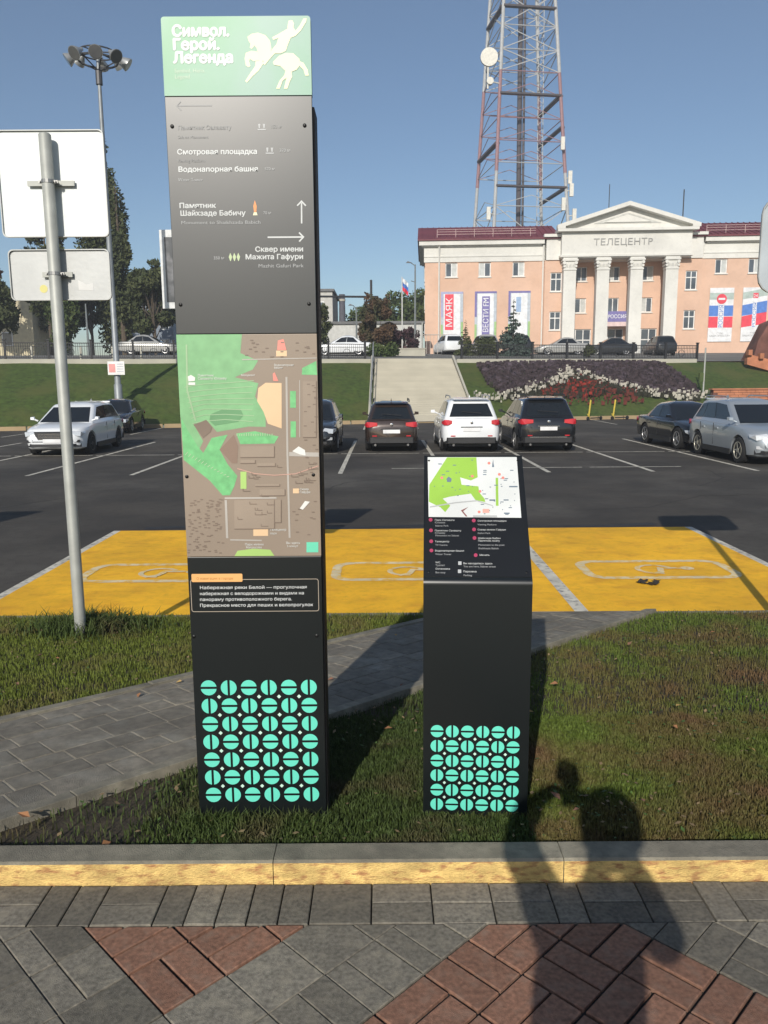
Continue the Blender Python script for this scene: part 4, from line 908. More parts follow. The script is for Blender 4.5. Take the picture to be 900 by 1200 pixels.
# ------------------------------------------------------------------ flowerbed
def bank_z(x, y):
    t = np.clip((y - (41.3 + .235 * x) - .15) / 7.85, 0, 1); return -.3 + 3.18 * (t + .05 * np.sin(t * np.pi))
fbed = thing('flowerbed', 'ornamental flowerbed of dark purple, white and red plants on the bank below the fence', 'flowerbed', (12.5, 47.5, 1.2))
def pin(x, y, P):
    ins = np.zeros(len(x), bool)
    for i in range(len(P)):
        (x1, y1), (x2, y2) = P[i], P[(i + 1) % len(P)]
        c = ((y1 > y) != (y2 > y)) & (x < (x2 - x1) * (y - y1) / (y2 - y1 + 1e-9) + x1); ins ^= c
    return ins
def ax(x, y): return y - (41.3 + .235 * x)        # metres up the bank
def flowers(name, test, n, sz, m, hh):
    x = rng.uniform(5, 21, n); a = rng.uniform(.3, 7.6, n); ok = test(x, a); x = x[ok]; a = a[ok]; y = a + 41.3 + .235 * x; z = bank_z(x, y)
    k = len(x); V = np.zeros((k, 4, 3)); an = rng.uniform(0, 6.28, k); s = sz * rng.uniform(.6, 1.3, k); h_ = hh * rng.uniform(.5, 1, k)
    for q, (c, d) in enumerate(((-1, 0), (1, 0), (1, 1), (-1, 1))): V[:, q] = np.c_[x + c * np.cos(an) * s, y + c * np.sin(an) * s - d * s * .5, z + h_ - (0 if d else s) + d * s]
    me = bpy.data.meshes.new(name); me.from_pydata((V.reshape(-1, 3) - np.array([12.5, 47.5, 1.2])).tolist(), [], (np.arange(k)[:, None] * 4 + np.arange(4)).tolist()); me.materials.append(m)
    o = link(name, me, fbed); o['kind'] = 'stuff'; return o
# outlines in (x, metres up the bank)
bed = [(5.9, 6.9), (6.2, 4.0), (6.9, 2.3), (9, 1.7), (13.5, 2.6), (17, 2.0), (19.0, 1.6), (19.2, 3.2), (18.3, 7.1), (12, 7.3)]
wx_ = [6.7, 7.9, 8.6, 9.7, 10.5, 11.7, 12.6, 13.3, 14.2, 15.1, 15.8, 16.8, 18.6]; wa_ = [2.0, 2.5, 3.1, 3.6, 4.3, 5.3, 5.1, 4.2, 3.5, 3.1, 2.4, 2.0, 1.9]
def inwhite(x, a): return np.abs(a - np.interp(x, wx_, wa_)) < (.36 + .42 * np.exp(-((x - 11.5) / 1.5) ** 2)) * (.35 + 1.3 * rng.random(len(x)))
def inred(x, a): return (a < np.interp(x, wx_, wa_) - .3) & (a > 1.2) & (x > 9.2) & (x < 15.2)
BEDS = mat('bed soil', (.03, .022, .02), .95, 0, .3, 3)
flowers('purple_foliage', lambda x, a: pin(x, a, bed) & ~inwhite(x, a) & ~inred(x, a) & (a > np.interp(x, wx_, wa_)), 16000, .11, mat('purple leaves', (.05, .035, .04), .9, 0, .4, 4, col2=(.11, .085, .11), f2=(.5, .72), s2=2), .35)
flowers('dark_foliage', lambda x, a: pin(x, a, bed), 9000, .12, mat('dark red leaves', (.03, .03, .018), .9, 0, .4, 4), .2)
flowers('white_flowers', inwhite, 5200, .075, mat('white petals', (.5, .47, .4), .9, 0, .2, 4), .42)
flowers('red_flowers', inred, 2400, .08, mat('red petals', (.13, .03, .022), .9, 0, .3, 4), .32)
flowers('bright_red_flowers', lambda x, a: (np.hypot(x - 11.9, (a - 3.1) * .9) < 1.0) | (np.hypot(x - 9.6, (a - 2.2)) < .5), 2600, .07, mat('scarlet petals', (.26, .03, .02), .9, 0, .3, 4), .45)
# scooters
def scooter(x, label, hd):
    s = thing('kick_scooter', label, 'scooter', (x, far_y(x) - .7, LOT), R(hd), 'rental scooters at the kerb')
    b = MB(); b.box(-.45, .4, -.08, .08, .1, .15); b.build('deck', BPLAS, s)
    b = MB(); b.bar((.42, 0, .12), (.6, 0, .35), .035); b.bar((.5, 0, .2), (.38, 0, 1.12), .045); b.build('stem', mat('scooter yellow', (.55, .42, .06), .5), s)
    b = MB(); b.bar((.38, -.25, 1.12), (.38, .25, 1.12), .022); b.build('handlebar', BPLAS, s)
    for xx in (-.5, .55): b = MB(); b.lathe([(.1, -.03), (.11, 0), (.1, .03)], 14, (xx, 0, .11), 'y'); b.build('wheel', TYRE, s)
scooter(11.6, 'yellow kick scooter by the kerb, nearer the black crossover', 215); scooter(13.1, 'yellow kick scooter by the kerb, the one farther right', 205)

# ------------------------------------------------------------------ television centre
bld = thing('television_centre', 'pink and white columned building with maroon roof and hanging banners', 'building', (3.6, 84, 4.0), -math.atan(.052))
GZ = 4.0
def bx(b, u0, u1, y0, y1, z0, z1, m=None): b.box(u0, u1, y0, y1, z0 - GZ, z1 - GZ, m)
UL, UR, UM0, UM1 = .8, 43.2, 13.0, 28.8
def holes_wall(b, u0, u1, z0, z1, y, openings, m):
    """flat wall at depth y, with recessed openings cut on a grid"""
    us = sorted(set([u0, u1] + [o[0] for o in openings] + [o[1] for o in openings])); zs = sorted(set([z0, z1] + [o[2] for o in openings] + [o[3] for o in openings]))
    us = [u for u in us if u0 <= u <= u1]; zs = [z for z in zs if z0 <= z <= z1]
    for i in range(len(us) - 1):
        for j in range(len(zs) - 1):
            cu, cz = (us[i] + us[i + 1]) / 2, (zs[j] + zs[j + 1]) / 2
            if any(o[0] < cu < o[1] and o[2] < cz < o[3] for o in openings): continue
            b.add([(us[i], y, zs[j] - GZ), (us[i + 1], y, zs[j] - GZ), (us[i + 1], y, zs[j + 1] - GZ), (us[i], y, zs[j + 1] - GZ)], [(0, 1, 2, 3)], m)
    for (a, c, d, e) in openings:
        b.add([(a, y, d - GZ), (c, y, d - GZ), (c, y, e - GZ), (a, y, e - GZ), (a, y + .3, d - GZ), (c, y + .3, d - GZ), (c, y + .3, e - GZ), (a, y + .3, e - GZ)], [(0, 1, 5, 4), (1, 2, 6, 5), (2, 3, 7, 6), (3, 0, 4, 7)], m)
FR = mat('white window frame', (.72, .72, .7), .6)
WINL = []
wing_top = [(2.9, 4.15, 12.32, 13.74), (6.3, 7.55, 12.32, 13.74), (9.78, 11.0, 12.32, 13.74)]
wing_topR = [(30.15, 31.35, 12.32, 13.74), (33.45, 34.65, 12.32, 13.74), (36.8, 38.0, 12.32, 13.74), (40.1, 41.3, 12.32, 13.74)]
midL = [(13.6, 14.75, 10.72, 12.6), (13.6, 14.75, 6.86, 8.72)]; midR = [(27.15, 28.3, 10.72, 12.6), (27.15, 28.3, 6.86, 8.72)]
b = MB(); holes_wall(b, UL, UM0, GZ - 1, 13.8, 0, wing_top, SALMON); holes_wall(b, UM1, UR, GZ - 1, 13.8, 0, wing_topR, SALMON)
holes_wall(b, UM0, 15.9, GZ - 1, 13.8, -.35, midL, SALMON); holes_wall(b, 26.0, UM1, GZ - 1, 13.8, -.35, midR, SALMON)
b.add([(UM0, -.35, -1), (UM0, 0, -1), (UM0, 0, 9.8), (UM0, -.35, 9.8)], [(0, 1, 2, 3)], SALMON); b.add([(UM1, -.35, -1), (UM1, 0, -1), (UM1, 0, 9.8), (UM1, -.35, 9.8)], [(0, 1, 2, 3)], SALMON)
RY = 1.5
recw = []
for uc in (17.05, 20.4, 23.85):
    for (z0, z1) in ((11.9, 13.35), (8.7, 10.2)): recw.append((uc - .6, uc + .6, z0, z1))
    recw.append((uc - 1.2, uc + 1.2, GZ - .2, 7.05))
holes_wall(b, 15.9, 26.0, GZ - 1, 13.8, RY, recw, SALMON)
for u in (15.9, 26.0): b.add([(u, -.35, -1), (u, RY, -1), (u, RY, 9.8), (u, -.35, 9.8)], [(0, 1, 2, 3)], SALMON)
b.add([(15.9, -.35, 9.8), (26, -.35, 9.8), (26, RY, 9.8), (15.9, RY, 9.8)], [(0, 1, 2, 3)], WHITEP)
# left flank and back
side_open = [(k, k + 1.2, z, z + 1.5) for k in (2.5, 6, 9.5) for z in (6.5, 9.3, 12.2)]
for (a, c, d, e) in side_open: pass
b.add([(UL, 0, -1), (UL, 13, -1), (UL, 13, 9.8), (UL, 0, 9.8)], [(0, 1, 2, 3)], SALMON); b.add([(UR, 0, -1), (UR, 13, -1), (UR, 13, 9.8), (UR, 0, 9.8)], [(0, 1, 2, 3)], SALMON)
b.add([(UL, 13, -1), (UR, 13, -1), (UR, 13, 9.8), (UL, 13, 9.8)], [(0, 1, 2, 3)], SALMON)
b.build('wall', None, bld, fix=False)
def window(o, y, lights=2, transom=False, blind=False, rng_=None):
    u0, u1, z0, z1 = o; f = MB(); t = .09
    bx(f, u0, u0 + t, y + .12, y + .2, z0, z1); bx(f, u1 - t, u1, y + .12, y + .2, z0, z1); bx(f, u0 + t, u1 - t, y + .12, y + .2, z0, z0 + t); bx(f, u0 + t, u1 - t, y + .12, y + .2, z1 - t, z1)
    for k in range(1, lights): u = u0 + (u1 - u0) * k / lights; bx(f, u - .045, u + .045, y + .115, y + .205, z0 + t, z1 - t)
    if transom: zz = z1 - (z1 - z0) * .35; bx(f, u0 + t, u1 - t, y + .117, y + .203, zz - .05, zz + .05)
    w_ = f.build('window', FR, bld)
    for k in range(lights):
        a = u0 + (u1 - u0) * k / lights; c = u0 + (u1 - u0) * (k + 1) / lights
        p = MB(); p.box(a + .02, c - .02, y + .15, y + .17, z0 - GZ + .02, z1 - GZ - .02); p.build('pane', WGLASS if not (blind and k) and random.random() > .16 else mat('blind', (.5, .52, .5), .4), w_)
    s = MB(); bx(s, u0 - .08, u1 + .08, y - .1, y + .12, z0 - .1, z0 - .01); s.build('window_sill', WHITEP, w_)
for i, o in enumerate(wing_top): window(o, 0, 2, blind=(i == 0))
for i, o in enumerate(wing_topR): window(o, 0, 2, blind=(i == 1))
for o in midL + midR: window(o, -.35, 2, transom=True)
for i, o in enumerate(recw):
    if o[2] < 5: window(o, RY, 3, transom=True)
    else: window(o, RY, 2, blind=(i == 1))
for (k0, z0) in ((2.5, 6.5), (6, 6.5), (2.5, 9.3), (6, 9.3), (2.5, 12.2), (6, 12.2)):
    p = MB(); p.box(UL - .06, UL - .01, k0, k0 + 1.2, z0 - GZ, z0 + 1.5 - GZ); p.build('window', FR, bld)
    p = MB(); p.box(UL - .075, UL - .065, k0 + .1, k0 + 1.1, z0 + .1 - GZ, z0 + 1.4 - GZ); p.build('pane', WGLASS, bld.children[-1] if False else bld)
# entablature, cornice, roof
for (a, c) in ((UL - .1, UM0), (UM1, UR + .1)): b = MB(); bx(b, a, c, -.1, 13.1, 13.8, 15.32); bx(b, a - .003, c + .003, -.16, -.1, 14.3, 14.42); b.build('entablature', WHITEP, bld)
for (a, c) in ((UL - .6, UM0 - .1), (UM1 + .1, UR + .6)): b = MB(); bx(b, a, c, -.55, 13.6, 15.42, 15.85); bx(b, a + .25, c - .25, -.32, 13.4, 15.3, 15.43); b.build('cornice', WHITEP, bld)
for (a, c) in ((UL - .75, 14.6), (27.2, UR + .75)):
    b = MB(); b.prismx([(-.7, 15.86 - GZ), (-.7, 15.98 - GZ), (6.4, 18.4 - GZ), (13.6, 15.98 - GZ), (13.6, 15.86 - GZ)], a, c); rf = b.build('roof', ROOFR, bld)
    b = MB(); u = a + .4
    while u < c - .2:
        b.add([(u, -.7, 15.98 - GZ), (u + .05, -.7, 15.98 - GZ), (u + .05, 6.4, 18.4 - GZ), (u, 6.4, 18.4 - GZ), (u, -.7, 16.05 - GZ), (u + .05, -.7, 16.05 - GZ), (u + .05, 6.4, 18.47 - GZ), (u, 6.4, 18.47 - GZ)], [(0, 1, 5, 4), (1, 2, 6, 5), (3, 0, 4, 7), (4, 5, 6, 7)]); u += .62
    o = b.build('roof_seam', ROOFR, rf); o['kind'] = 'stuff'
    b = MB(); k0 = a + 2; k1 = c - 2.5
    for zz in (.25, .5, .72): b.bar((k0, .3, 16.35 - GZ + zz), (k1, .3, 16.35 - GZ + zz), .022, 5)
    u = k0
    while u <= k1: b.bar((u, .3, 16.2 - GZ), (u, .3, 17.1 - GZ), .025, 5); u += 1.9
    b.build('roof_railing', mat('pink rail', (.6, .45, .42), .6), rf)
# central block and portico
PYF = -1.3
b = MB(); bx(b, UM0 + .1, UM1 - .1, -.5, 13, 13.81, 16.0); bx(b, 14.5, 27.3, PYF, -.5, 13.86, 16.35); bx(b, 14.35, 27.45, PYF - .15, -.4, 13.95, 14.15); b.build('portico_entablature', WHITEP, bld)
b = MB(); bx(b, UM0 - .2, UM1 + .2, -.9, 13, 16.0, 16.28); bx(b, 14.0, 27.8, PYF - .5, -.85, 16.36, 16.62); b.build('portico_cornice', WHITEP, bld)
b = MB(); uc = 20.95
b.prism([(14.3, 16.63 - GZ), (27.6, 16.63 - GZ), (27.6, 17.0 - GZ), (uc, 18.95 - GZ), (14.3, 17.0 - GZ)], PYF + .25, 6); ped = b.build('pediment', WHITEP, bld)
b = MB()
for sg in (-1, 1):
    e = uc + sg * 7.0; b.prism([(e, 16.63 - GZ), (e, 16.98 - GZ), (uc, 19.12 - GZ), (uc, 18.72 - GZ), (uc + sg * 6.2, 16.85 - GZ), (uc + sg * 6.2, 16.63 - GZ)][::sg], PYF - .5, PYF + .24)
b.build('raking_cornice', WHITEP, ped)
b = MB(); b.prism([(uc - 3.3, 17.15 - GZ), (uc + 3.3, 17.15 - GZ), (uc, 18.15 - GZ)], PYF + .2, PYF + .24); b.build('tympanum', mat('tympanum grey', (.5, .5, .47), .8), ped)
b = MB(); b.prism([(uc - 2.3, 17.25 - GZ), (uc + 2.3, 17.25 - GZ), (uc, 17.95 - GZ)], PYF + .1, PYF + .19); b.build('tympanum_relief', WHITEP, ped)
cb = MB(); cb.box(-.68, .68, -.5, .5, -.3, .5); cb.box(-.62, .62, -.46, .46, .5, 8.6)
shaft = cb.mesh('column', WHITEP)
cap = MB()
for k, (w_, z0, z1) in enumerate(((.66, 8.6, 8.75), (.6, 8.75, 9.5), (.78, 9.5, 9.68), (.7, 9.68, 9.83))): cap.box(-w_, w_, -.5 * w_ / .62, .5 * w_ / .62, z0, z1)
for sx in (-1, 1):
    for zz, q in ((9.32, .17), (8.98, .12)): cap.lathe([(q, -.6), (q, .6)], 10, (sx * .58, 0, zz), 'y')
for sx in (-.35, 0, .35): cap.hull([(sx - .16, -.47, 8.8), (sx + .16, -.47, 8.8), (sx, -.58, 9.25), (sx - .1, -.6, 9.15), (sx + .1, -.6, 9.15), (sx, -.45, 9.3)])
capm = cap.mesh('capital', WHITEP)
for u in (15.38, 18.68, 22.02, 25.5):
    o = link('column', shaft, bld, (u, -.85, .2)); link('capital', capm, o, (0, 0, 0)) ; o.scale = (1, 1, .985)
for u in (2.25, 12.85, 28.6 + .15, 42.5):
    b = MB(); b.bar((u, -.5, -.6), (u, -.5 + .3, 9.6), .001); b = MB(); b.bar((u, -.14, -.4), (u, -.14, 9.75), .08, 8); b.bar((u, -.14, 9.75), (u, -.4, 11.3), .07, 8); b.build('downpipe', WHITEP, bld)
LET = mat('grey letter', (.2, .2, .2), .6)
text('ТЕЛЕЦЕНТP', 17.6, PYF - .02, 15.05 - GZ, .88, mat('pale grey letter', (.3, .3, .29), .6), bld, 'roof_lettering', bold=0, width=5.8, ext=.04)
# banners
def banner(label, u0, u1, z0, z1):
    bn = thing('hanging_banner', label, 'banner', (0, 0, 0), 0, 'banners on the building front'); bn.location = bld.matrix_basis @ Vector((u0, -.12, z0 - GZ)); bn.rotation_euler = bld.rotation_euler; return bn, u1 - u0, z1 - z0
BW = mat('banner white', (.72, .73, .74), .6); BV = mat('banner violet', (.17, .15, .36), .6); BR_ = mat('banner red', (.72, .06, .09), .6); BG = mat('banner green', (.3, .48, .2), .6); BB = mat('banner blue', (.08, .2, .55), .6); BL_ = mat('banner lilac', (.35, .36, .55), .6)
bpy.context.view_layer.update()
for (label, u0, u1, kind) in (('tall white banner with a red МАЯК block and green corners', 2.45, 4.75, 0), ('tall white banner with a violet ВЕСТИ block', 5.95, 8.2, 1), ('tall white banner with a pale blue figure behind the tallest spruce', 9.4, 11.65, 2)):
    bn, W_, H_ = banner(label, u0, u1, 5.75, 10.85)
    b = MB(); b.box(0, W_, 0, .05, 0, H_); b.build('cloth', mat('banner backing', (.45, .5, .55), .7), bn)
    b = MB(); b.box(.3, W_ - .3, -.012, -.002, .05, H_ - .22); b.build('white_field', BW, bn)
    b = MB(); b.box(0, W_, -.01, -.002, H_ - .2, H_); b.box(0, .22, -.01, -.002, H_ * .5, H_ - .21); b.build('violet_edge', BL_ if kind == 0 else BV, bn)
    b = MB(); b.box(W_ - .22, W_, -.01, -.002, .05, H_ * .4); b.build('green_edge', BG, bn); b = MB(); b.box(0, .22, -.01, -.002, .05, H_ * .35); b.build('green_edge', BG, bn)
    if kind == 0:
        b = MB(); b.box(.42, 1.32, -.03, -.014, 1.25, 4.85); b.build('red_block', BR_, bn); o = text('МАЯК', 1.18, -.034, 1.5, .92, BW, bn, 'banner_lettering', bold=.02, width=2.9, rot=(R(90), R(-90), 0), ext=.004)
    elif kind == 1:
        b = MB(); b.box(.75, 1.55, -.03, -.014, .75, 4.6); b.build('violet_block', BV, bn); text('ВЕСТИ FM', 1.42, -.034, .95, .8, BW, bn, 'banner_lettering', bold=.02, width=3.4, rot=(R(90), R(-90), 0), ext=.004)
    else:
        b = MB(); b.box(.8, 1.3, -.03, -.014, 3.0, 4.5); b.build('blue_block', mat('banner pale blue', (.3, .42, .6), .6), bn)
for (label, u0, u1, kind) in (('striped white, blue and red banner with a round red emblem', 29.75, 32.15, 0), ('striped white, blue and red banner farther right with slim blue lettering', 33.05, 35.5, 1)):
    bn, W_, H_ = banner(label, u0, u1, 5.55, 10.9)
    b = MB(); b.box(0, W_, 0, .05, 0, H_); b.build('cloth', BW, bn)
    def band(z0, z1, m, nm):
        b = MB(); b.prism([(0, z0), (W_, z0 + .35 * kind), (W_, z1 + .45 * kind), (0, z1)], -.012, -.002); b.build(nm, m, bn)
    band(4.2, 4.85, mat('banner grey green', (.4, .48, .44), .6), 'grey_band'); band(2.55, 3.6, BB, 'blue_band'); band(1.4, 2.5, BR_, 'red_band')
    if kind == 0:
        b = MB(); b.lathe([(.5, -.03), (.5, -.014)], 20, (W_ / 2, 0, 4.25), 'y'); b.build('red_disc', BR_, bn)
        b = MB(); b.box(W_ / 2 - .33, W_ / 2 + .33, -.04, -.032, 4.15, 4.35); b.build('disc_mark', BW, bn)
        b = MB(); b.box(W_ / 2 - .28, W_ / 2 + .28, -.02, -.013, 1.3, 3.7); b.build('white_strip', BW, bn); text('PОССИЯ', W_ / 2 + .22, -.022, 1.4, .6, BB, bn, 'banner_lettering', bold=.02, width=2.2, rot=(R(90), R(-90), 0), ext=.002)
    else:
        b = MB(); b.box(W_ / 2 - .2, W_ / 2 + .2, -.02, -.013, 1.3, 4.0); b.build('white_strip', BW, bn); text('PОССИЯ', W_ / 2 + .15, -.022, 1.4, .45, BB, bn, 'banner_lettering', bold=.02, width=2.4, rot=(R(90), R(-90), 0), ext=.002)
        b = MB(); b.box(W_ / 2 - .2, W_ / 2 + .3, -.02, -.013, 4.3, 4.8); b.build('red_mark', BR_, bn); text('24', W_ / 2 - .18, -.022, 4.38, .42, BW, bn, 'banner_lettering', bold=.01, ext=.002)
    for z_ in (.75, .5): text('БАШКОРТОСТАН' if z_ < .6 else 'ГТРК', W_ / 2, -.003, z_, .24, LET, bn, 'banner_lettering', align='CENTER', ext=.002)
ss = thing('facade_sign', 'violet sign reading РОССИЯ above the glass entrance', 'sign', (0, 0, 0)); ss.location = bld.matrix_basis @ Vector((19.4, -.2, 7.3 - GZ)); ss.rotation_euler = bld.rotation_euler
b = MB(); b.box(0, 2.3, 0, .12, .35, 1.4); b.build('board', BV, ss); b = MB(); b.box(0, 2.3, 0, .1, -.1, .34); b.build('lower_board', mat('pale pink board', (.65, .5, .48), .6), ss)
text('PОССИЯ', 1.15, -.01, .7, .52, BW, ss, 'sign_lettering', bold=.015, align='CENTER', width=1.9, ext=.01)
# antenna poles on the pediment
b = MB(); b.bar((uc - 1, 3, 12.5), (uc - 1, 3, 17.8), .04); b.build('antenna', DARKM, bld); b = MB(); b.bar((28.2, 5, 12), (28.2, 5, 17.6), .06); b.build('antenna', DARKM, bld)

# ------------------------------------------------------------------ television tower
tw = thing('lattice_tower', 'red and white lattice television tower rising behind the pink building', 'television tower', (21.4, 128, 4.8))
TWH = mat('tower white', (.42, .43, .43), .6); TRD = mat('tower faded red', (.3, .17, .18), .6); TDK = mat('tower dark', (.07, .06, .065), .6)
def rad(z): return 1 - (z - 25) * .0103
def cor(i, z): x, y = ((-6.5, 4.8), (-4.8, -6.5), (6.5, -4.8), (4.8, 6.5))[i]; k = rad(z); return Vector((x * k - (z - 25) * .012, y * k, z - 4.8))
lv = [4.8, 12, 19, 27.3, 33.5, 36.6, 39.8, 43, 46.3, 49.3, 52.6, 57, 61.5, 66, 71, 76, 82, 88]
def tcol(z): return TRD if 32 < z < 46 or 62 < z < 74 else TWH
for i in range(4):
    for sgn, (za, zb) in enumerate(((4.8, 20), (20, 32.2), (32.2, 46.3), (46.3, 62), (62, 74), (74, 88))):
        b = MB(); b.bar(cor(i, za), cor(i, zb), .27, 8, r2=.25); b.build('leg_section', tcol((za + zb) / 2), tw)
for j in range(len(lv) - 1):
    b = MB(); m = tcol(lv[j] + .5)
    for i in range(4):
        a, c = cor(i, lv[j + 1]), cor((i + 1) % 4, lv[j + 1]); b.bar(a, c, .075, 5)
        if lv[j] < 27 or lv[j] > 46: b.bar(cor(i, lv[j]), cor((i + 1) % 4, lv[j + 1]), .08, 4); b.bar(cor((i + 1) % 4, lv[j]), cor(i, lv[j + 1]), .08, 4)
        else:
            md = (cor(i, lv[j]) + cor((i + 1) % 4, lv[j])) / 2 + Vector((0, 0, 1.6)); 
            (b.bar(cor(i, lv[j]), md, .06, 4), b.bar(md, cor((i + 1) % 4, lv[j]), .06, 4)) if i in (0, 1, 3) else None
    b.build('lattice_bay', m, tw)
for z, sides in ((43, (1, 2)), (38.6, (2,)), (36.0, (0,)), (30.0, (1, 2)), (55, (0, 1))):
    for i in sides:
        a, c = cor(i, z), cor((i + 1) % 4, z); d = (c - a).normalized(); q = Vector((-d.y, d.x, 0)) * .35; u_ = Vector((0, 0, .25))
        b = MB(); b.add([a - q, c - q, c + q, a + q, a - q + u_, c - q + u_, c + q + u_, a + q + u_], [(0, 1, 2, 3), (4, 5, 6, 7), (0, 1, 5, 4), (1, 2, 6, 5), (2, 3, 7, 6), (3, 0, 4, 7)]); b.build('walkway', TDK, tw)
b = MB(); b.bar((0, 0, 0), (-.7, 0, 84), .38, 10); b.bar((.6, -.3, 0), (-.1, -.3, 84), .18, 6); b.build('central_shaft', TDK, tw)
b = MB()
for dx in (-.4, .4): b.bar((3.6 + dx, 1, 0), (2.4 + dx, 1, 84), .07, 4)
z = 1
while z < 80: b.bar((3.6 - .4 - z * .0143, 1, z), (3.6 + .4 - z * .0143, 1, z + .6), .05, 4); b.bar((3.6 + .4 - z * .0143, 1, z + .6), (3.6 - .4 - z * .0143, 1, z + 1.2), .05, 4); z += 1.2
b.build('ladder_mast', TWH, tw)
b = MB(); p = cor(1, 47.6) + Vector((-1.9, -.9, 0)); b.lathe([(1.25, -.5), (1.25, -.1), (.9, .1), (.2, .3)], 22, p, 'y'); b.bar(p, cor(1, 47.4), .12); b.build('dish_antenna', mat('dish white', (.7, .68, .6), .6), tw, smooth=40)
b = MB(); q = cor(1, 44.4) + Vector((-1.6, -.9, 0)); b.lathe([(.5, -.35), (.5, .35)], 14, q, 'y'); b.bar(q, cor(1, 44.4), .1); b.bar(q + Vector((-.3, 0, -1)), q + Vector((-.3, 0, 3)), .12); b.build('drum_antenna', MATS['dish white'], tw)
for (i, z, dx) in ((2, 36.2, -.3), (2, 31.4, .5), (2, 29.6, .6), (2, 27.6, -.7), (2, 26.0, .8), (1, 26.0, -1.0)):
    b = MB(); q = cor(i, z) + Vector((dx, -.8, 0)); b.box(q.x - .28, q.x + .28, q.y - .2, q.y + .2, q.z - .9, q.z + .9); b.bar(q, cor(i, z), .08); b.build('panel_antenna', MATS['dish white'], tw)

# ------------------------------------------------------------------ trees
def leaf_mat(n, c, c2): return mat(n, c, .8, 0, .35, .9, col2=c2, f2=(.45, .7), s2=.8)
LD = leaf_mat('dark leaves', (.045, .058, .016), (.08, .09, .03)); LG_ = leaf_mat('green leaves', (.05, .08, .018), (.09, .11, .03)); LRD = leaf_mat('reddish leaves', (.08, .045, .022), (.045, .06, .018)); LPU = leaf_mat('purple leaves of a bush', (.045, .02, .025), (.07, .03, .035)); LSP = leaf_mat('spruce needles', (.05, .075, .06), (.09, .115, .1)); LOR = leaf_mat('orange leaves', (.25, .09, .03), (.12, .08, .02))
def crown_mesh(name, clumps, nl, sz, m):
    V = []; k = 0; cs = np.array(clumps); wts = cs[:, 3] ** 2 * cs[:, 5 if cs.shape[1] > 5 else 3]; idx = rng.choice(len(cs), nl, p=wts / wts.sum()); c = cs[idx]
    d = rng.normal(size=(nl, 3)); d /= np.linalg.norm(d, axis=1)[:, None]; r = rng.random(nl) ** .45
    P = c[:, :3] + d * r[:, None] * np.c_[c[:, 3], c[:, 3], c[:, 4]]
    a = rng.normal(size=(nl, 3)); a /= np.linalg.norm(a, axis=1)[:, None]; bb = np.cross(a, rng.normal(size=(nl, 3))); bb /= np.linalg.norm(bb, axis=1)[:, None]
    s = sz * rng.uniform(.6, 1.3, nl)[:, None]; V = np.stack([P - a * s, P - bb * s * .55, P + a * s, P + bb * s * .55], 1).reshape(-1, 3)
    me = bpy.data.meshes.new(name); me.from_pydata(V.tolist(), [], (np.arange(nl)[:, None] * 4 + np.arange(4)).tolist()); me.materials.append(m); return me
def tree(kind, label, x, y, h, w_, m, nl=5000, sz=.16, base=.15, name='tree', cat='tree', group=None, z=None):
    t = thing(name, label, cat, (x, y, (plat_z(x, y) if z is None else z) - .05), 0, group); cl = []
    tb = MB(); tr = max(.06, h * .018)
    tb.bar((0, 0, -.3), (0, 0, h * .5), tr, 8, r2=tr * .6); tb.bar((0, 0, h * .5), (0, 0, h * .93), tr * .6, 6, r2=tr * .15)
    if kind == 'poplar':
        n = 34
        for i in range(n):
            f = (i + .5) / n; zz = h * (base + (1 - base) * f); ww = w_ / 2 * (math.sin(math.pi * min(1, .12 + f * .88)) ** .55 if f > .4 else .55 + f) * (1.02 - f ** 3)
            a = random.uniform(0, 6.28); rr_ = ww * random.uniform(.2, .75); q = ww * random.uniform(.35, .6)
            cl.append((rr_ * math.cos(a), rr_ * math.sin(a), zz, q, q * 2.0)); tb.bar((0, 0, zz - q * 2.2), (rr_ * math.cos(a), rr_ * math.sin(a), zz), tr * .25, 4)
    elif kind == 'spruce':
        n = 16
        for i in range(n):
            f = i / n; zz = h * (.06 + .92 * f); ww = w_ / 2 * (1 - f)
            for k in range(max(3, int(9 * (1 - f)))):
                a = random.uniform(0, 6.28); L_ = ww * random.uniform(.75, 1.1); tb.bar((0, 0, zz), (L_ * math.cos(a), L_ * math.sin(a), zz - L_ * .15), tr * .2, 4)
                for q in (.35, .65, .95): cl.append((L_ * q * math.cos(a), L_ * q * math.sin(a), zz - L_ * .15 * q, .12 * w_ * (1.1 - q * .5) * (1.1 - f), .07 * w_ * (1.1 - f)))
        cl.append((0, 0, h * .96, .05 * w_, h * .06))
    else:
        n = 26 if kind == 'broad' else 14
        for i in range(n):
            a = random.uniform(0, 6.28); el = random.uniform(-.9, 1); rad_ = random.uniform(.45, 1) ** .6
            cx, cy = math.cos(a) * math.sqrt(1 - el * el) * rad_ * w_ * .38, math.sin(a) * math.sqrt(1 - el * el) * rad_ * w_ * .38
            zz = h * (base + (1 - base) * (.5 + .42 * el * rad_)); q = w_ * random.uniform(.1, .2); cl.append((cx, cy, zz, q, q * random.uniform(.7, 1.1)))
            tb.bar((0, 0, h * random.uniform(.15, .45)), (cx * .9, cy * .9, zz), tr * .35, 5, r2=tr * .1)
    if kind == 'shoots':
        for i in range(9): a = random.uniform(0, 6.28); q = w_ * random.uniform(.05, .4); zt = h * random.uniform(.7, 1.0); cl.append((q * math.cos(a), q * math.sin(a), zt - h * .12, w_ * .07, h * .14)); tb.bar((0, 0, h * .2), (q * math.cos(a), q * math.sin(a), zt), tr * .2, 4)
    tb.build('trunk', BARK, t); link('crown', crown_mesh('crown', cl, nl, sz, m), t); return t
TG = 'park trees left of the tall stele'
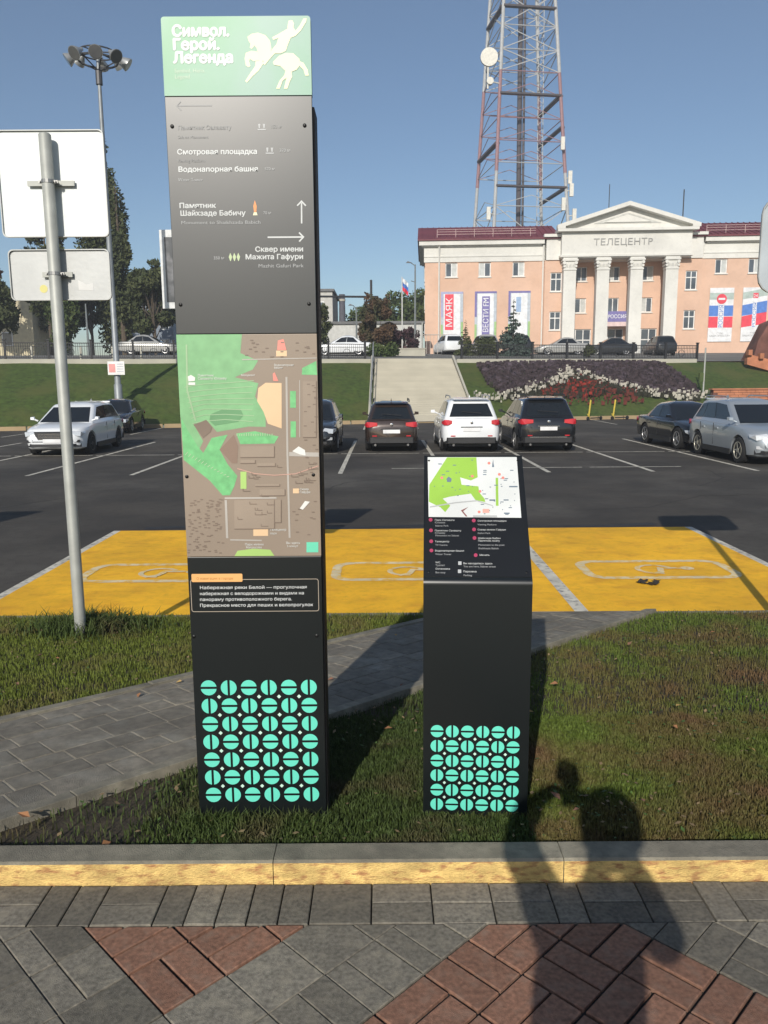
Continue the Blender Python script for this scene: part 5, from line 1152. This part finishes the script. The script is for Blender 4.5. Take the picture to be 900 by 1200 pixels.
tree('poplar', 'tallest poplar, just right of the large sign panel', -23.3, 70, 19.8, 5.4, LD, 14000, .17, .05, group=TG)
tree('poplar', 'shorter poplar to the right of the tallest one', -21.9, 68, 14.6, 2.8, LD, 8000, .17, .05, group=TG)
tree('broad', 'dark leafy tree beside the white framed billboard', -18.7, 66, 8.0, 4.6, LD, 8000, .19, group=TG)
tree('broad', 'dark leafy tree behind the silver car under the billboard', -15.5, 72, 7.4, 6, LD, 7000, .19, group=TG)
tree('broad', 'leafy tree showing in the gap between the two sign panels', -29.7, 72, 12.6, 5, LD, 8000, .2, group=TG)
tree('poplar', 'slim dark tree below the small sign panel, right of the post', -26.3, 66, 8.6, 3.4, LG_, 5000, .18, .1, group=TG)
tree('broad', 'low dark tree below the small sign panel, left of the post', -31.0, 64, 6.4, 4.6, LD, 6000, .18, group=TG)
tree('broad', 'tree with orange leaves at the left edge of the picture', -38.8, 76, 12.2, 6, LOR, 5000, .22, group=TG)
tree('broad', 'green tree in front of the cream building at the left edge', -33.5, 62, 5.2, 4.2, LG_, 5000, .16, group=TG)
tree('broad', 'dark tree hidden mostly by the tall stele', -12.0, 68, 7.5, 5.5, LD, 5000, .18, group=TG)
tree('broad', 'wide dark tree far behind the sign post', -34.5, 86, 10.5, 8.5, LD, 7000, .24, group=TG)
tree('broad', 'dark tree filling the gap behind the white park lamp post', -28.2, 78, 9, 4.5, LD, 6000, .2, group=TG)
tree('broad', 'wide dark tree far behind the mast', -26.5, 90, 10, 9, LD, 7000, .24, group=TG)
tree('broad', 'dark conifer-like tree at the right edge of the tall stele', -5.4, 66, 4.6, 2.6, LD, 4000, .14)
tree('shoots', 'reddish and green bushy tree left of the flag', -.55, 62, 4.9, 3.9, LRD, 12000, .13, -.05)
tree('shoots', 'dark purple bush between the reddish tree and the building', 1.7, 62.5, 2.5, 3.0, LPU, 6000, .11, -.05, name='bush', cat='bush')
tree('broad', 'low green shrub at the foot of the reddish tree', .1, 58.5, 1.1, 2.6, LG_, 2500, .1, name='bush', cat='bush')
tree('broad', 'green tree far behind the flag pole', 3.6, 96, 8.2, 8, LG_, 5000, .25)
tree('broad', 'green tree behind the pale wall beside the building', -.6, 92, 5.5, 7, LG_, 4000, .25)
tree('spruce', 'tall blue spruce in front of the third banner', 10.15, 62.5, 4.6, 3.0, LSP, 9000, .11)
tree('spruce', 'small spruce in front of the building, left of the blue spruce', 6.45, 62.5, 2.9, 1.9, LD, 5000, .09)
tree('broad', 'dark round shrub between the two spruces', 8.2, 62.8, 1.6, 2.4, LD, 2500, .1, name='bush', cat='bush')
tree('broad', 'round clipped shrub behind the fence left of the columns', 15.6, 60.5, 1.1, 1.1, LD, 1200, .08, name='bush', cat='bush')
tree('broad', 'small dark shrub behind the fence by the right columns', 29.5, 62.5, .9, 1.8, LD, 1200, .08, name='bush', cat='bush')

# ------------------------------------------------------------------ things in the middle distance
bb_ = thing('billboard', 'white framed billboard with a dark poster half hidden by the tall stele', 'billboard', (-11.0, 45.4, 1.1))
b = MB(); b.box(-1.35, 1.6, 0, .25, 4.75, 9.0); b.build('frame', mat('billboard white', (.66, .67, .66), .6), bb_, bevel=.03)
b = MB(); b.box(-1.08, 1.3, -.02, -.002, 5.1, 8.6); b.build('poster', mat('dark poster', (.05, .055, .06), .3, 0, .4, 1.2, col2=(.2, .2, .21), f2=(.55, .7), s2=1), bb_)
b = MB(); b.bar((.3, .12, -.5), (.3, .12, 4.75), .14, 10); b.build('post', GREYM, bb_)
def building(label, x0, x1, y0, y1, z0, z1, m, wins, name='building'):
    t = thing(name, label, 'building', ((x0 + x1) / 2, y0, z0)); b = MB(); w_ = (x1 - x0) / 2; b.box(-w_, w_, 0, y1 - y0, -1, z1 - z0); b.build('wall', m, t)
    b = MB(); b.box(-w_ - .2, w_ + .2, -.2, y1 - y0 + .2, z1 - z0, z1 - z0 + .25); b.build('roof', mat('grey roof', (.15, .15, .15), .8), t)
    for (u, z) in wins:
        b = MB(); b.box(u - .55, u + .55, -.05, -.002, z, z + 1.4); f = b.build('window', FR, t); b = MB(); b.box(u - .45, u + .45, -.07, -.052, z + .1, z + 1.3); b.build('pane', WGLASS, f)
    return t
building('cream building behind trees at the left edge', -48, -35.6, 82, 92, 4.4, 10.6, mat('cream wall', (.6, .53, .36), .85), [(u, z) for u in (-4, -1.5, 1, 3.5) for z in (1.2, 4)])
building('pale grey low building right of the tall stele', -7.6, -5.2, 84, 94, 4.6, 11.0, mat('pale wall', (.5, .49, .45), .85), [(-.2, 1), (-.2, 4)])
building('long pale boundary wall of a yard behind the reddish tree', -7.5, 4.0, 80, 80.5, 4.3, 7.4, mat('pale hoarding', (.52, .52, .49), .85), [], 'yard_wall')
building('glassy grey building behind the park trees on the left', -33, -26, 100, 110, 4.8, 13.5, mat('blue grey wall', (.2, .24, .29), .6), [(u, z) for u in (-2.4, -.8, .8, 2.4) for z in (1, 3.5, 6)])
ch = thing('chimney', 'dark boiler house chimney rising above the pale boundary wall', 'chimney', (-4.3, 86, 4.6)); b = MB(); b.lathe([(.42, 0), (.3, 6.2), (.34, 6.3)], 12); b.build('stack', mat('chimney grey', (.1, .1, .12), .8), ch); b = MB(); b.lathe([(.36, 5.6), (.36, 5.8)], 12); b.build('band', CONCL, ch)
pg = thing('pipe_gantry', 'dark overhead pipe gantry crossing above the pale wall', 'pipe gantry', (-7, 79, 4.4)); b = MB(); b.bar((-1, 0, 5.6), (6.6, 0, 5.5), .1); b.build('pipe', DARKM, pg)
for u in (-.5, 5.9): b = MB(); b.bar((u, 0, -.5), (u, 0, 7.1 if u > 3 else 5.6), .12); b.build('support', DARKM, pg)
fp = thing('flag_pole', 'flag pole with a white, blue and red flag left of the pink building', 'flag pole', (1.5, 62, 3.5)); b = MB(); b.bar((0, 0, 0), (0, 0, 6.1), .06, 8, r2=.035); b.build('pole', mat('pole white', (.6, .6, .58), .6), fp)
for k, (m, nm) in enumerate(((BW, 'white_stripe'), (BB, 'blue_stripe'), (BR_, 'red_stripe'))):
    b = MB(); n = 6
    P0 = [(.03 + .75 * i / n * (.6), .1 * math.sin(i * 1.6), 6.05 - .3 * k - .42 * i / n - (.0)) for i in range(n + 1)]
    b.add(P0 + [(p[0] - .02, p[1], p[2] - .33) for p in P0], [(i, i + 1, n + 2 + i, n + 1 + i) for i in range(n)]); b.build(nm, m, fp, fix=False)
def lamp(label, x, y, h, arm, z=None):
    t = thing('street_lamp', label, 'street lamp', (x, y, (plat_z(x, y) if z is None else z) - .05), 0, 'street lamps on the upper street'); b = MB(); b.bar((0, 0, 0), (0, 0, h), .1, 8, r2=.05); b.build('pole', mat('lamp pole grey', (.2, .22, .22), .5, .3), t)
    if arm:
        b = MB(); b.bar((0, 0, h - .1), (-arm, 0, h + .15), .035); b.bar((0, 0, h - 1.3), (-arm * .9, 0, h - 1.2), .03); b.build('arm', MATS['lamp pole grey'], t)
        b = MB(); b.hull([(-arm - .35, -.1, h + .12), (-arm + .1, -.1, h + .12), (-arm - .35, .1, h + .12), (-arm + .1, .1, h + .12), (-arm - .2, 0, h + .26)]); b.build('lamp_head', mat('lamp head', (.15, .15, .15), .5), t)
lamp('grey street lamp at the left corner of the pink building', 2.5, 62, 7.0, .35)
lamp('white lamp post in the park below the small sign panel', -21.3, 58, 3.8, 0); lamp('dark lamp post in the park left of the near sign post', -29, 60, 5.4, .5)
lamp('dark lamp post beside the reddish tree', -2.15, 66, 4.0, .3)
lw = thing('low_wall', 'low pale wall beside the lamp at the building corner', 'wall', (2.0, 60.5, 3.4)); b = MB(); b.box(-1.0, 1.2, 0, .4, -.2, .75); b.build('block', CONCL, lw); b = MB(); b.box(-1.05, 1.25, -.05, .45, .75, .82); b.build('coping', CONCL, lw)
gb_ = thing('gate', 'light metal gate at the left corner of the pink building', 'gate', (4.5, 66, 3.6)); b = MB()
for k in range(9): b.bar((k * .3 - 1.2, 0, 0), (k * .3 - 1.2, 0, 1.9), .025, 4)
b.bar((-1.2, 0, 1.9), (1.2, 0, 1.9), .04); b.build('bars', mat('gate metal', (.45, .4, .35), .6), gb_); b = MB(); b.bar((-1.25, 0, -.1), (-1.25, 0, 2.9), .06); b.build('gate_post', GREYM, gb_)
# slim post on the bank
pp = thing('bank_post', 'slim grey post standing on the bank right of the flowerbed', 'post', (19.35, 48.0, .7)); b = MB(); b.bar((0, 0, -.6), (0, 0, 2.9), .05, 8); b.build('pole', GREYM, pp); b = MB(); b.box(-.3, -.05, -.08, .08, .9, 1.4); b.build('box', LG_, pp)
# small park bollards
bm_ = MB(); bm_.lathe([(.07, 0), (.07, .75), (.03, .85)], 8); bme = bm_.mesh('bollard', mat('pale bollard', (.5, .48, .4), .7), 40)
for (x, w_) in zip((-27.9, -26.4, -24.6, -22.4, -20.2, -17.6, -15.9, -14.3), ('farthest left, at the picture edge', 'second from the left end', 'just left of the near sign post', 'just right of the near sign post', 'beside the white park lamp post', 'right of the floodlight mast', 'below the silver car', 'last before the tall stele')):
    tag(link('bollard', bme, None, (x, top_y(x) + 1.5, 3.05)), 'pale bollard behind the park fence, ' + w_, 'bollard', 'pale bollards behind the park fence')
# brick stair flank at the right edge
BRK = mat('orange brick', (.42, .17, .09), .9, 0, .2, 2, .3, 20); BRKD = mat('brown stone', (.14, .06, .045), .9, 0, .3, 1.5, .6, 10)
fl = thing('brick_parapet', 'orange brick parapet with a dark stone block at the right edge of the bank', 'wall', (25.3, 53.5, 2.4))
b = MB(); b.hull([(-.9, 0, .3), (-.9, .4, .3), (-.9, 0, 1.0), (-.9, .4, 1.0), (4.4, -1.5, -1.4), (4.4, -1.1, -1.4), (4.4, -1.5, -.6), (4.4, -1.1, -.6)]); b.build('sloping_wall', BRK, fl)
for k in range(4): b = MB(); u = -.85 + k * .7; b.box(u - .13, u + .13, -.3 - .2 * k, .1 - .2 * k, .9 - k * .24, 1.25 - k * .24); b.build('pier', BRK, fl)
b = MB(); b.hull([(-.1, 1, .4), (5, 1, .4), (5, 3, .4), (-.1, 3, .4), (.9, 1.2, 3.0), (5, 1.2, 4.0), (5, 2.8, 4.0), (1.0, 2.8, 3.1), (.25, 1.1, 1.9), (1.7, 1.1, 3.6)]); b.build('stone_block', BRKD, fl, bevel=.05)
ow = thing('orange_wall', 'low orange brick wall above the roof of the silver crossover', 'wall', (21.9, 47.6, -.2)); b = MB(); b.box(-2.1, 4, 0, .4, 0, 1.3)
b.build('core', BRKD, ow)
q = MB(); q.box(-.24, .24, -.03, 0, -.06, .06); qme = q.mesh('brick', BRK)
for j in range(9):
    for i in range(12): link('brick', qme, ow, (-1.85 + i * .5 + .25 * (j % 2), -.001 - .004 * random.random(), .08 + j * .14))
b = MB(); b.box(-2.2, 4.1, -.08, .48, 1.3, 1.38); b.build('coping', BRK, ow)

# ------------------------------------------------------------------ fallen leaves and litter
lf = MB(); lf.add([(-.02, 0, 0), (-.005, -.014, .006), (.022, 0, .002), (-.004, .015, .008)], [(0, 1, 2), (0, 2, 3)]); lmes = [lf.mesh('fallen_leaf', mat('dry leaf %d' % k, c, .8)) for k, c in enumerate(((.3, .14, .06), (.36, .24, .08), (.2, .1, .06)))]
for k in range(46):
    x = random.uniform(-2.6, 3.6); y = random.uniform(2.62, 6.3); onp = bool(in_path(np.array([x]), np.array([y]))[0])
    o = link('fallen_leaf', lmes[k % 3], None, (x, y, lawn_z(y) + (.008 if onp else .03)), (random.uniform(-.4, .4), random.uniform(-.4, .4), random.uniform(0, 6))); s = random.uniform(.6, 1.25); o.scale = (s, s, s)
    tag(o, 'small dry curled leaf fallen on the lawn or the path', 'leaf', 'fallen dry leaves')
tag(link('fallen_leaf', lmes[0], None, (-1.02, 2.62, .05), (.5, .2, 1)), 'pinkish dry leaf in the bare soil near the front kerb', 'leaf'); 
b = MB()
for k in range(9): a = k * .7; b.hull([((.1 * math.cos(a) + random.uniform(-.06, .06)), .07 * math.sin(a) + random.uniform(-.05, .05), random.uniform(0, .04)) for _ in range(6)])
tag(b.build('debris', mat('dark debris', (.03, .025, .02), .9), None, loc=(2.83, 8.15, Z1 + .001)), 'small heap of dark debris on the right yellow parking bay', 'debris')

# ------------------------------------------------------------------ the photographer (only the shadow is in the picture)
per = thing('person', 'person in dark jacket and jeans holding up a phone, casting the long shadow', 'person', (-.015, -.36, 0))
per.scale = (1, 1, 1.03)
SKIN = mat('skin', (.5, .3, .22), .6); JACK = mat('dark jacket', (.03, .035, .05), .8); JEAN = mat('blue jeans', (.05, .07, .13), .85); HAIR = mat('brown hair', (.04, .025, .015), .7)
def skin_body(name, pts, edges, radii, m, parent, sub=2, root=0):
    me = bpy.data.meshes.new(name); me.from_pydata(pts, edges, []); o = link(name, me, parent)
    md = o.modifiers.new('skin', 'SKIN'); md.use_smooth_shade = True
    for i, r_ in enumerate(radii): me.skin_vertices[0].data[i].radius = (r_ if isinstance(r_, tuple) else (r_, r_))
    for i in range(len(pts)): me.skin_vertices[0].data[i].use_root = i == root
    s = o.modifiers.new('sub', 'SUBSURF'); s.levels = sub; s.render_levels = sub
    bpy.context.view_layer.update(); dg = bpy.context.evaluated_depsgraph_get(); nm = bpy.data.meshes.new_from_object(o.evaluated_get(dg)); o.modifiers.clear(); o.data = nm
    nm.materials.clear(); nm.materials.append(m); nm.polygons.foreach_set('use_smooth', [True] * len(nm.polygons)); return o
HX_, HY_ = .085, .06                              # head centre relative to root
LE = (-.22, .16, 1.56); RE = (.275, .1, 1.26); LHd = (-.03, .31, 1.655); RHd = (.045, .31, 1.64)
B = [(0, 0, .95), (0, 0, 1.08), (0, 0, 1.22), (.01, 0, 1.36), (.04, .02, 1.45), (HX_ - .02, .03, 1.51), (HX_, HY_, 1.57), (HX_, HY_, 1.64),
     (-.09, 0, 1.38), (-.13, .03, 1.40), LE, (-.14, .26, 1.62), LHd, (.13, 0, 1.4), (.205, .01, 1.385), RE, (.21, .22, 1.42), RHd,
     (-.1, 0, .88), (-.115, .01, .5), (-.12, -.01, .1), (-.125, .14, .04), (.1, 0, .88), (.115, .01, .5), (.12, -.01, .1), (.125, .14, .04)]
E_ = [(0, 1), (1, 2), (2, 3), (3, 4), (4, 5), (5, 6), (6, 7), (3, 8), (8, 9), (9, 10), (10, 11), (11, 12), (3, 13), (13, 14), (14, 15), (15, 16), (16, 17), (0, 18), (18, 19), (19, 20), (20, 21), (0, 22), (22, 23), (23, 24), (24, 25)]
RR = [(.165, .115), (.15, .1), (.165, .11), (.16, .105), .06, .055, (.078, .09), (.075, .09), (.09, .075), .068, .052, .042, .03, (.09, .075), .068, .052, .042, .03, (.095, .09), .062, .045, .038, (.095, .09), .062, .045, .038]
skin_body('body', B, E_, RR, SKIN, per)
def follow(idx, grow, name, m, sub=2):
    mp_ = {j: k for k, j in enumerate(idx)}; ed = [(mp_[a], mp_[c]) for a, c in E_ if a in mp_ and c in mp_]
    rd = [tuple(v + grow for v in (RR[j] if isinstance(RR[j], tuple) else (RR[j], RR[j]))) for j in idx]; return skin_body(name, [B[j] for j in idx], ed, rd, m, per, sub)
follow([0, 1, 2, 3, 8, 9, 10, 11, 13, 14, 15, 16], .014, 'jacket', JACK); follow([0, 18, 19, 20, 22, 23, 24], .012, 'trousers', JEAN)
for j in (21, 25):
    b = MB(); x = B[j][0]; b.hull([(x - .045, -.08, 0), (x + .045, -.08, 0), (x - .05, .2, 0), (x + .05, .2, 0), (x - .04, .22, .05), (x + .04, .22, .05), (x - .04, -.09, .09), (x + .04, -.09, .09), (x - .04, .06, .11), (x + .04, .06, .11)]); b.build('shoe', BPLAS, per, bevel=.008)
def ell(b, c, r_, n=14, k=9, cut=-1):
    pr = [(max(.001, math.cos(R(-90 + 180 * i / k))), math.sin(R(-90 + 180 * i / k))) for i in range(k + 1)]; k0 = len(b.v); b.lathe(pr, n)
    for i in range(k0, len(b.v)): v = b.v[i]; b.v[i] = (c[0] + v[0] * r_[0], c[1] + v[1] * r_[1], c[2] + v[2] * r_[2])
b = MB(); ell(b, (HX_ + .018, HY_ - .012, 1.655), (.122, .125, .122)); ell(b, (HX_ + .005, HY_ - .05, 1.6), (.09, .08, .095)); b.build('hair', HAIR, per, smooth=60)
b = MB(); [ell(b, (HX_ + s * .032, HY_ + .083, 1.625), (.013, .01, .009)) for s in (-1, 1)]; b.build('eyes', WPR, per, smooth=60)
b = MB(); b.hull([(HX_ - .014, HY_ + .085, 1.575), (HX_ + .014, HY_ + .085, 1.575), (HX_, HY_ + .112, 1.582), (HX_, HY_ + .088, 1.625)]); ell(b, (HX_, HY_ + .088, 1.55), (.024, .01, .007)); [ell(b, (HX_ + s * .08, HY_, 1.6), (.012, .02, .032)) for s in (-1, 1)]; b.build('nose_mouth_ears', SKIN, per, smooth=60)
for sg, hd in ((-1, LHd), (1, RHd)):             # palms and curled fingers round the phone
    px_ = hd[0]; P = [(px_, hd[1], hd[2] - .0), (px_ + sg * .0, hd[1] + .025, hd[2] + .035), (px_, hd[1] + .03, hd[2] + .065)]; ed = [(0, 1), (1, 2)]; rd = [.022, (.02, .013), (.018, .011)]
    for q in range(4):
        z = hd[2] + .03 + q * .02; k = len(P); P += [(px_ - sg * .0, hd[1] + .042, z), (px_ - sg * .018, hd[1] + .056, z + .003), (px_ - sg * (.04 + .005 * (q % 2)), hd[1] + .052, z + .004)]; ed += [(1 if q < 2 else 2, k), (k, k + 1), (k + 1, k + 2)]; rd += [.0095, .0085, .0075]
    k = len(P); P += [(px_ - sg * .01, hd[1] + .012, hd[2] + .05), (px_ - sg * .032, hd[1] + .012, hd[2] + .075)]; ed += [(0, k), (k, k + 1)]; rd += [.011, .009]; skin_body('hand', P, ed, rd, SKIN, per)
ph = thing('phone', 'black phone held up in both hands of the photographer', 'phone', (.0, -.03, 1.67)); b = MB(); b.box(-.038, .038, -.008, 0, -.06, .085); b.build('body', BPLAS, ph, bevel=.003)
b = MB(); b.lathe([(.007, .0), (.007, .002)], 12, (0, 0, .035), 'y'); b.build('lens', GLASS, ph); b = MB(); b.box(-.034, .034, -.0095, -.0085, -.055, .08); b.build('screen', GLASS, ph)

# ------------------------------------------------------------------ thin air between here and the tower
hz_ = MB(); hz_.box(-85, 85, -16, 150, -1.8, 96); hm = bpy.data.materials.new('haze'); hm.use_nodes = True; hn = hm.node_tree; hn.nodes.remove(hn.nodes['Principled BSDF'])
pv = hn.nodes.new('ShaderNodeVolumePrincipled'); pv.inputs['Density'].default_value = .0009; pv.inputs['Color'].default_value = (.86, .92, 1, 1); hn.links.new(pv.outputs[0], hn.nodes['Material Output'].inputs['Volume'])
hz_.build('haze', hm, None, kind='stuff')
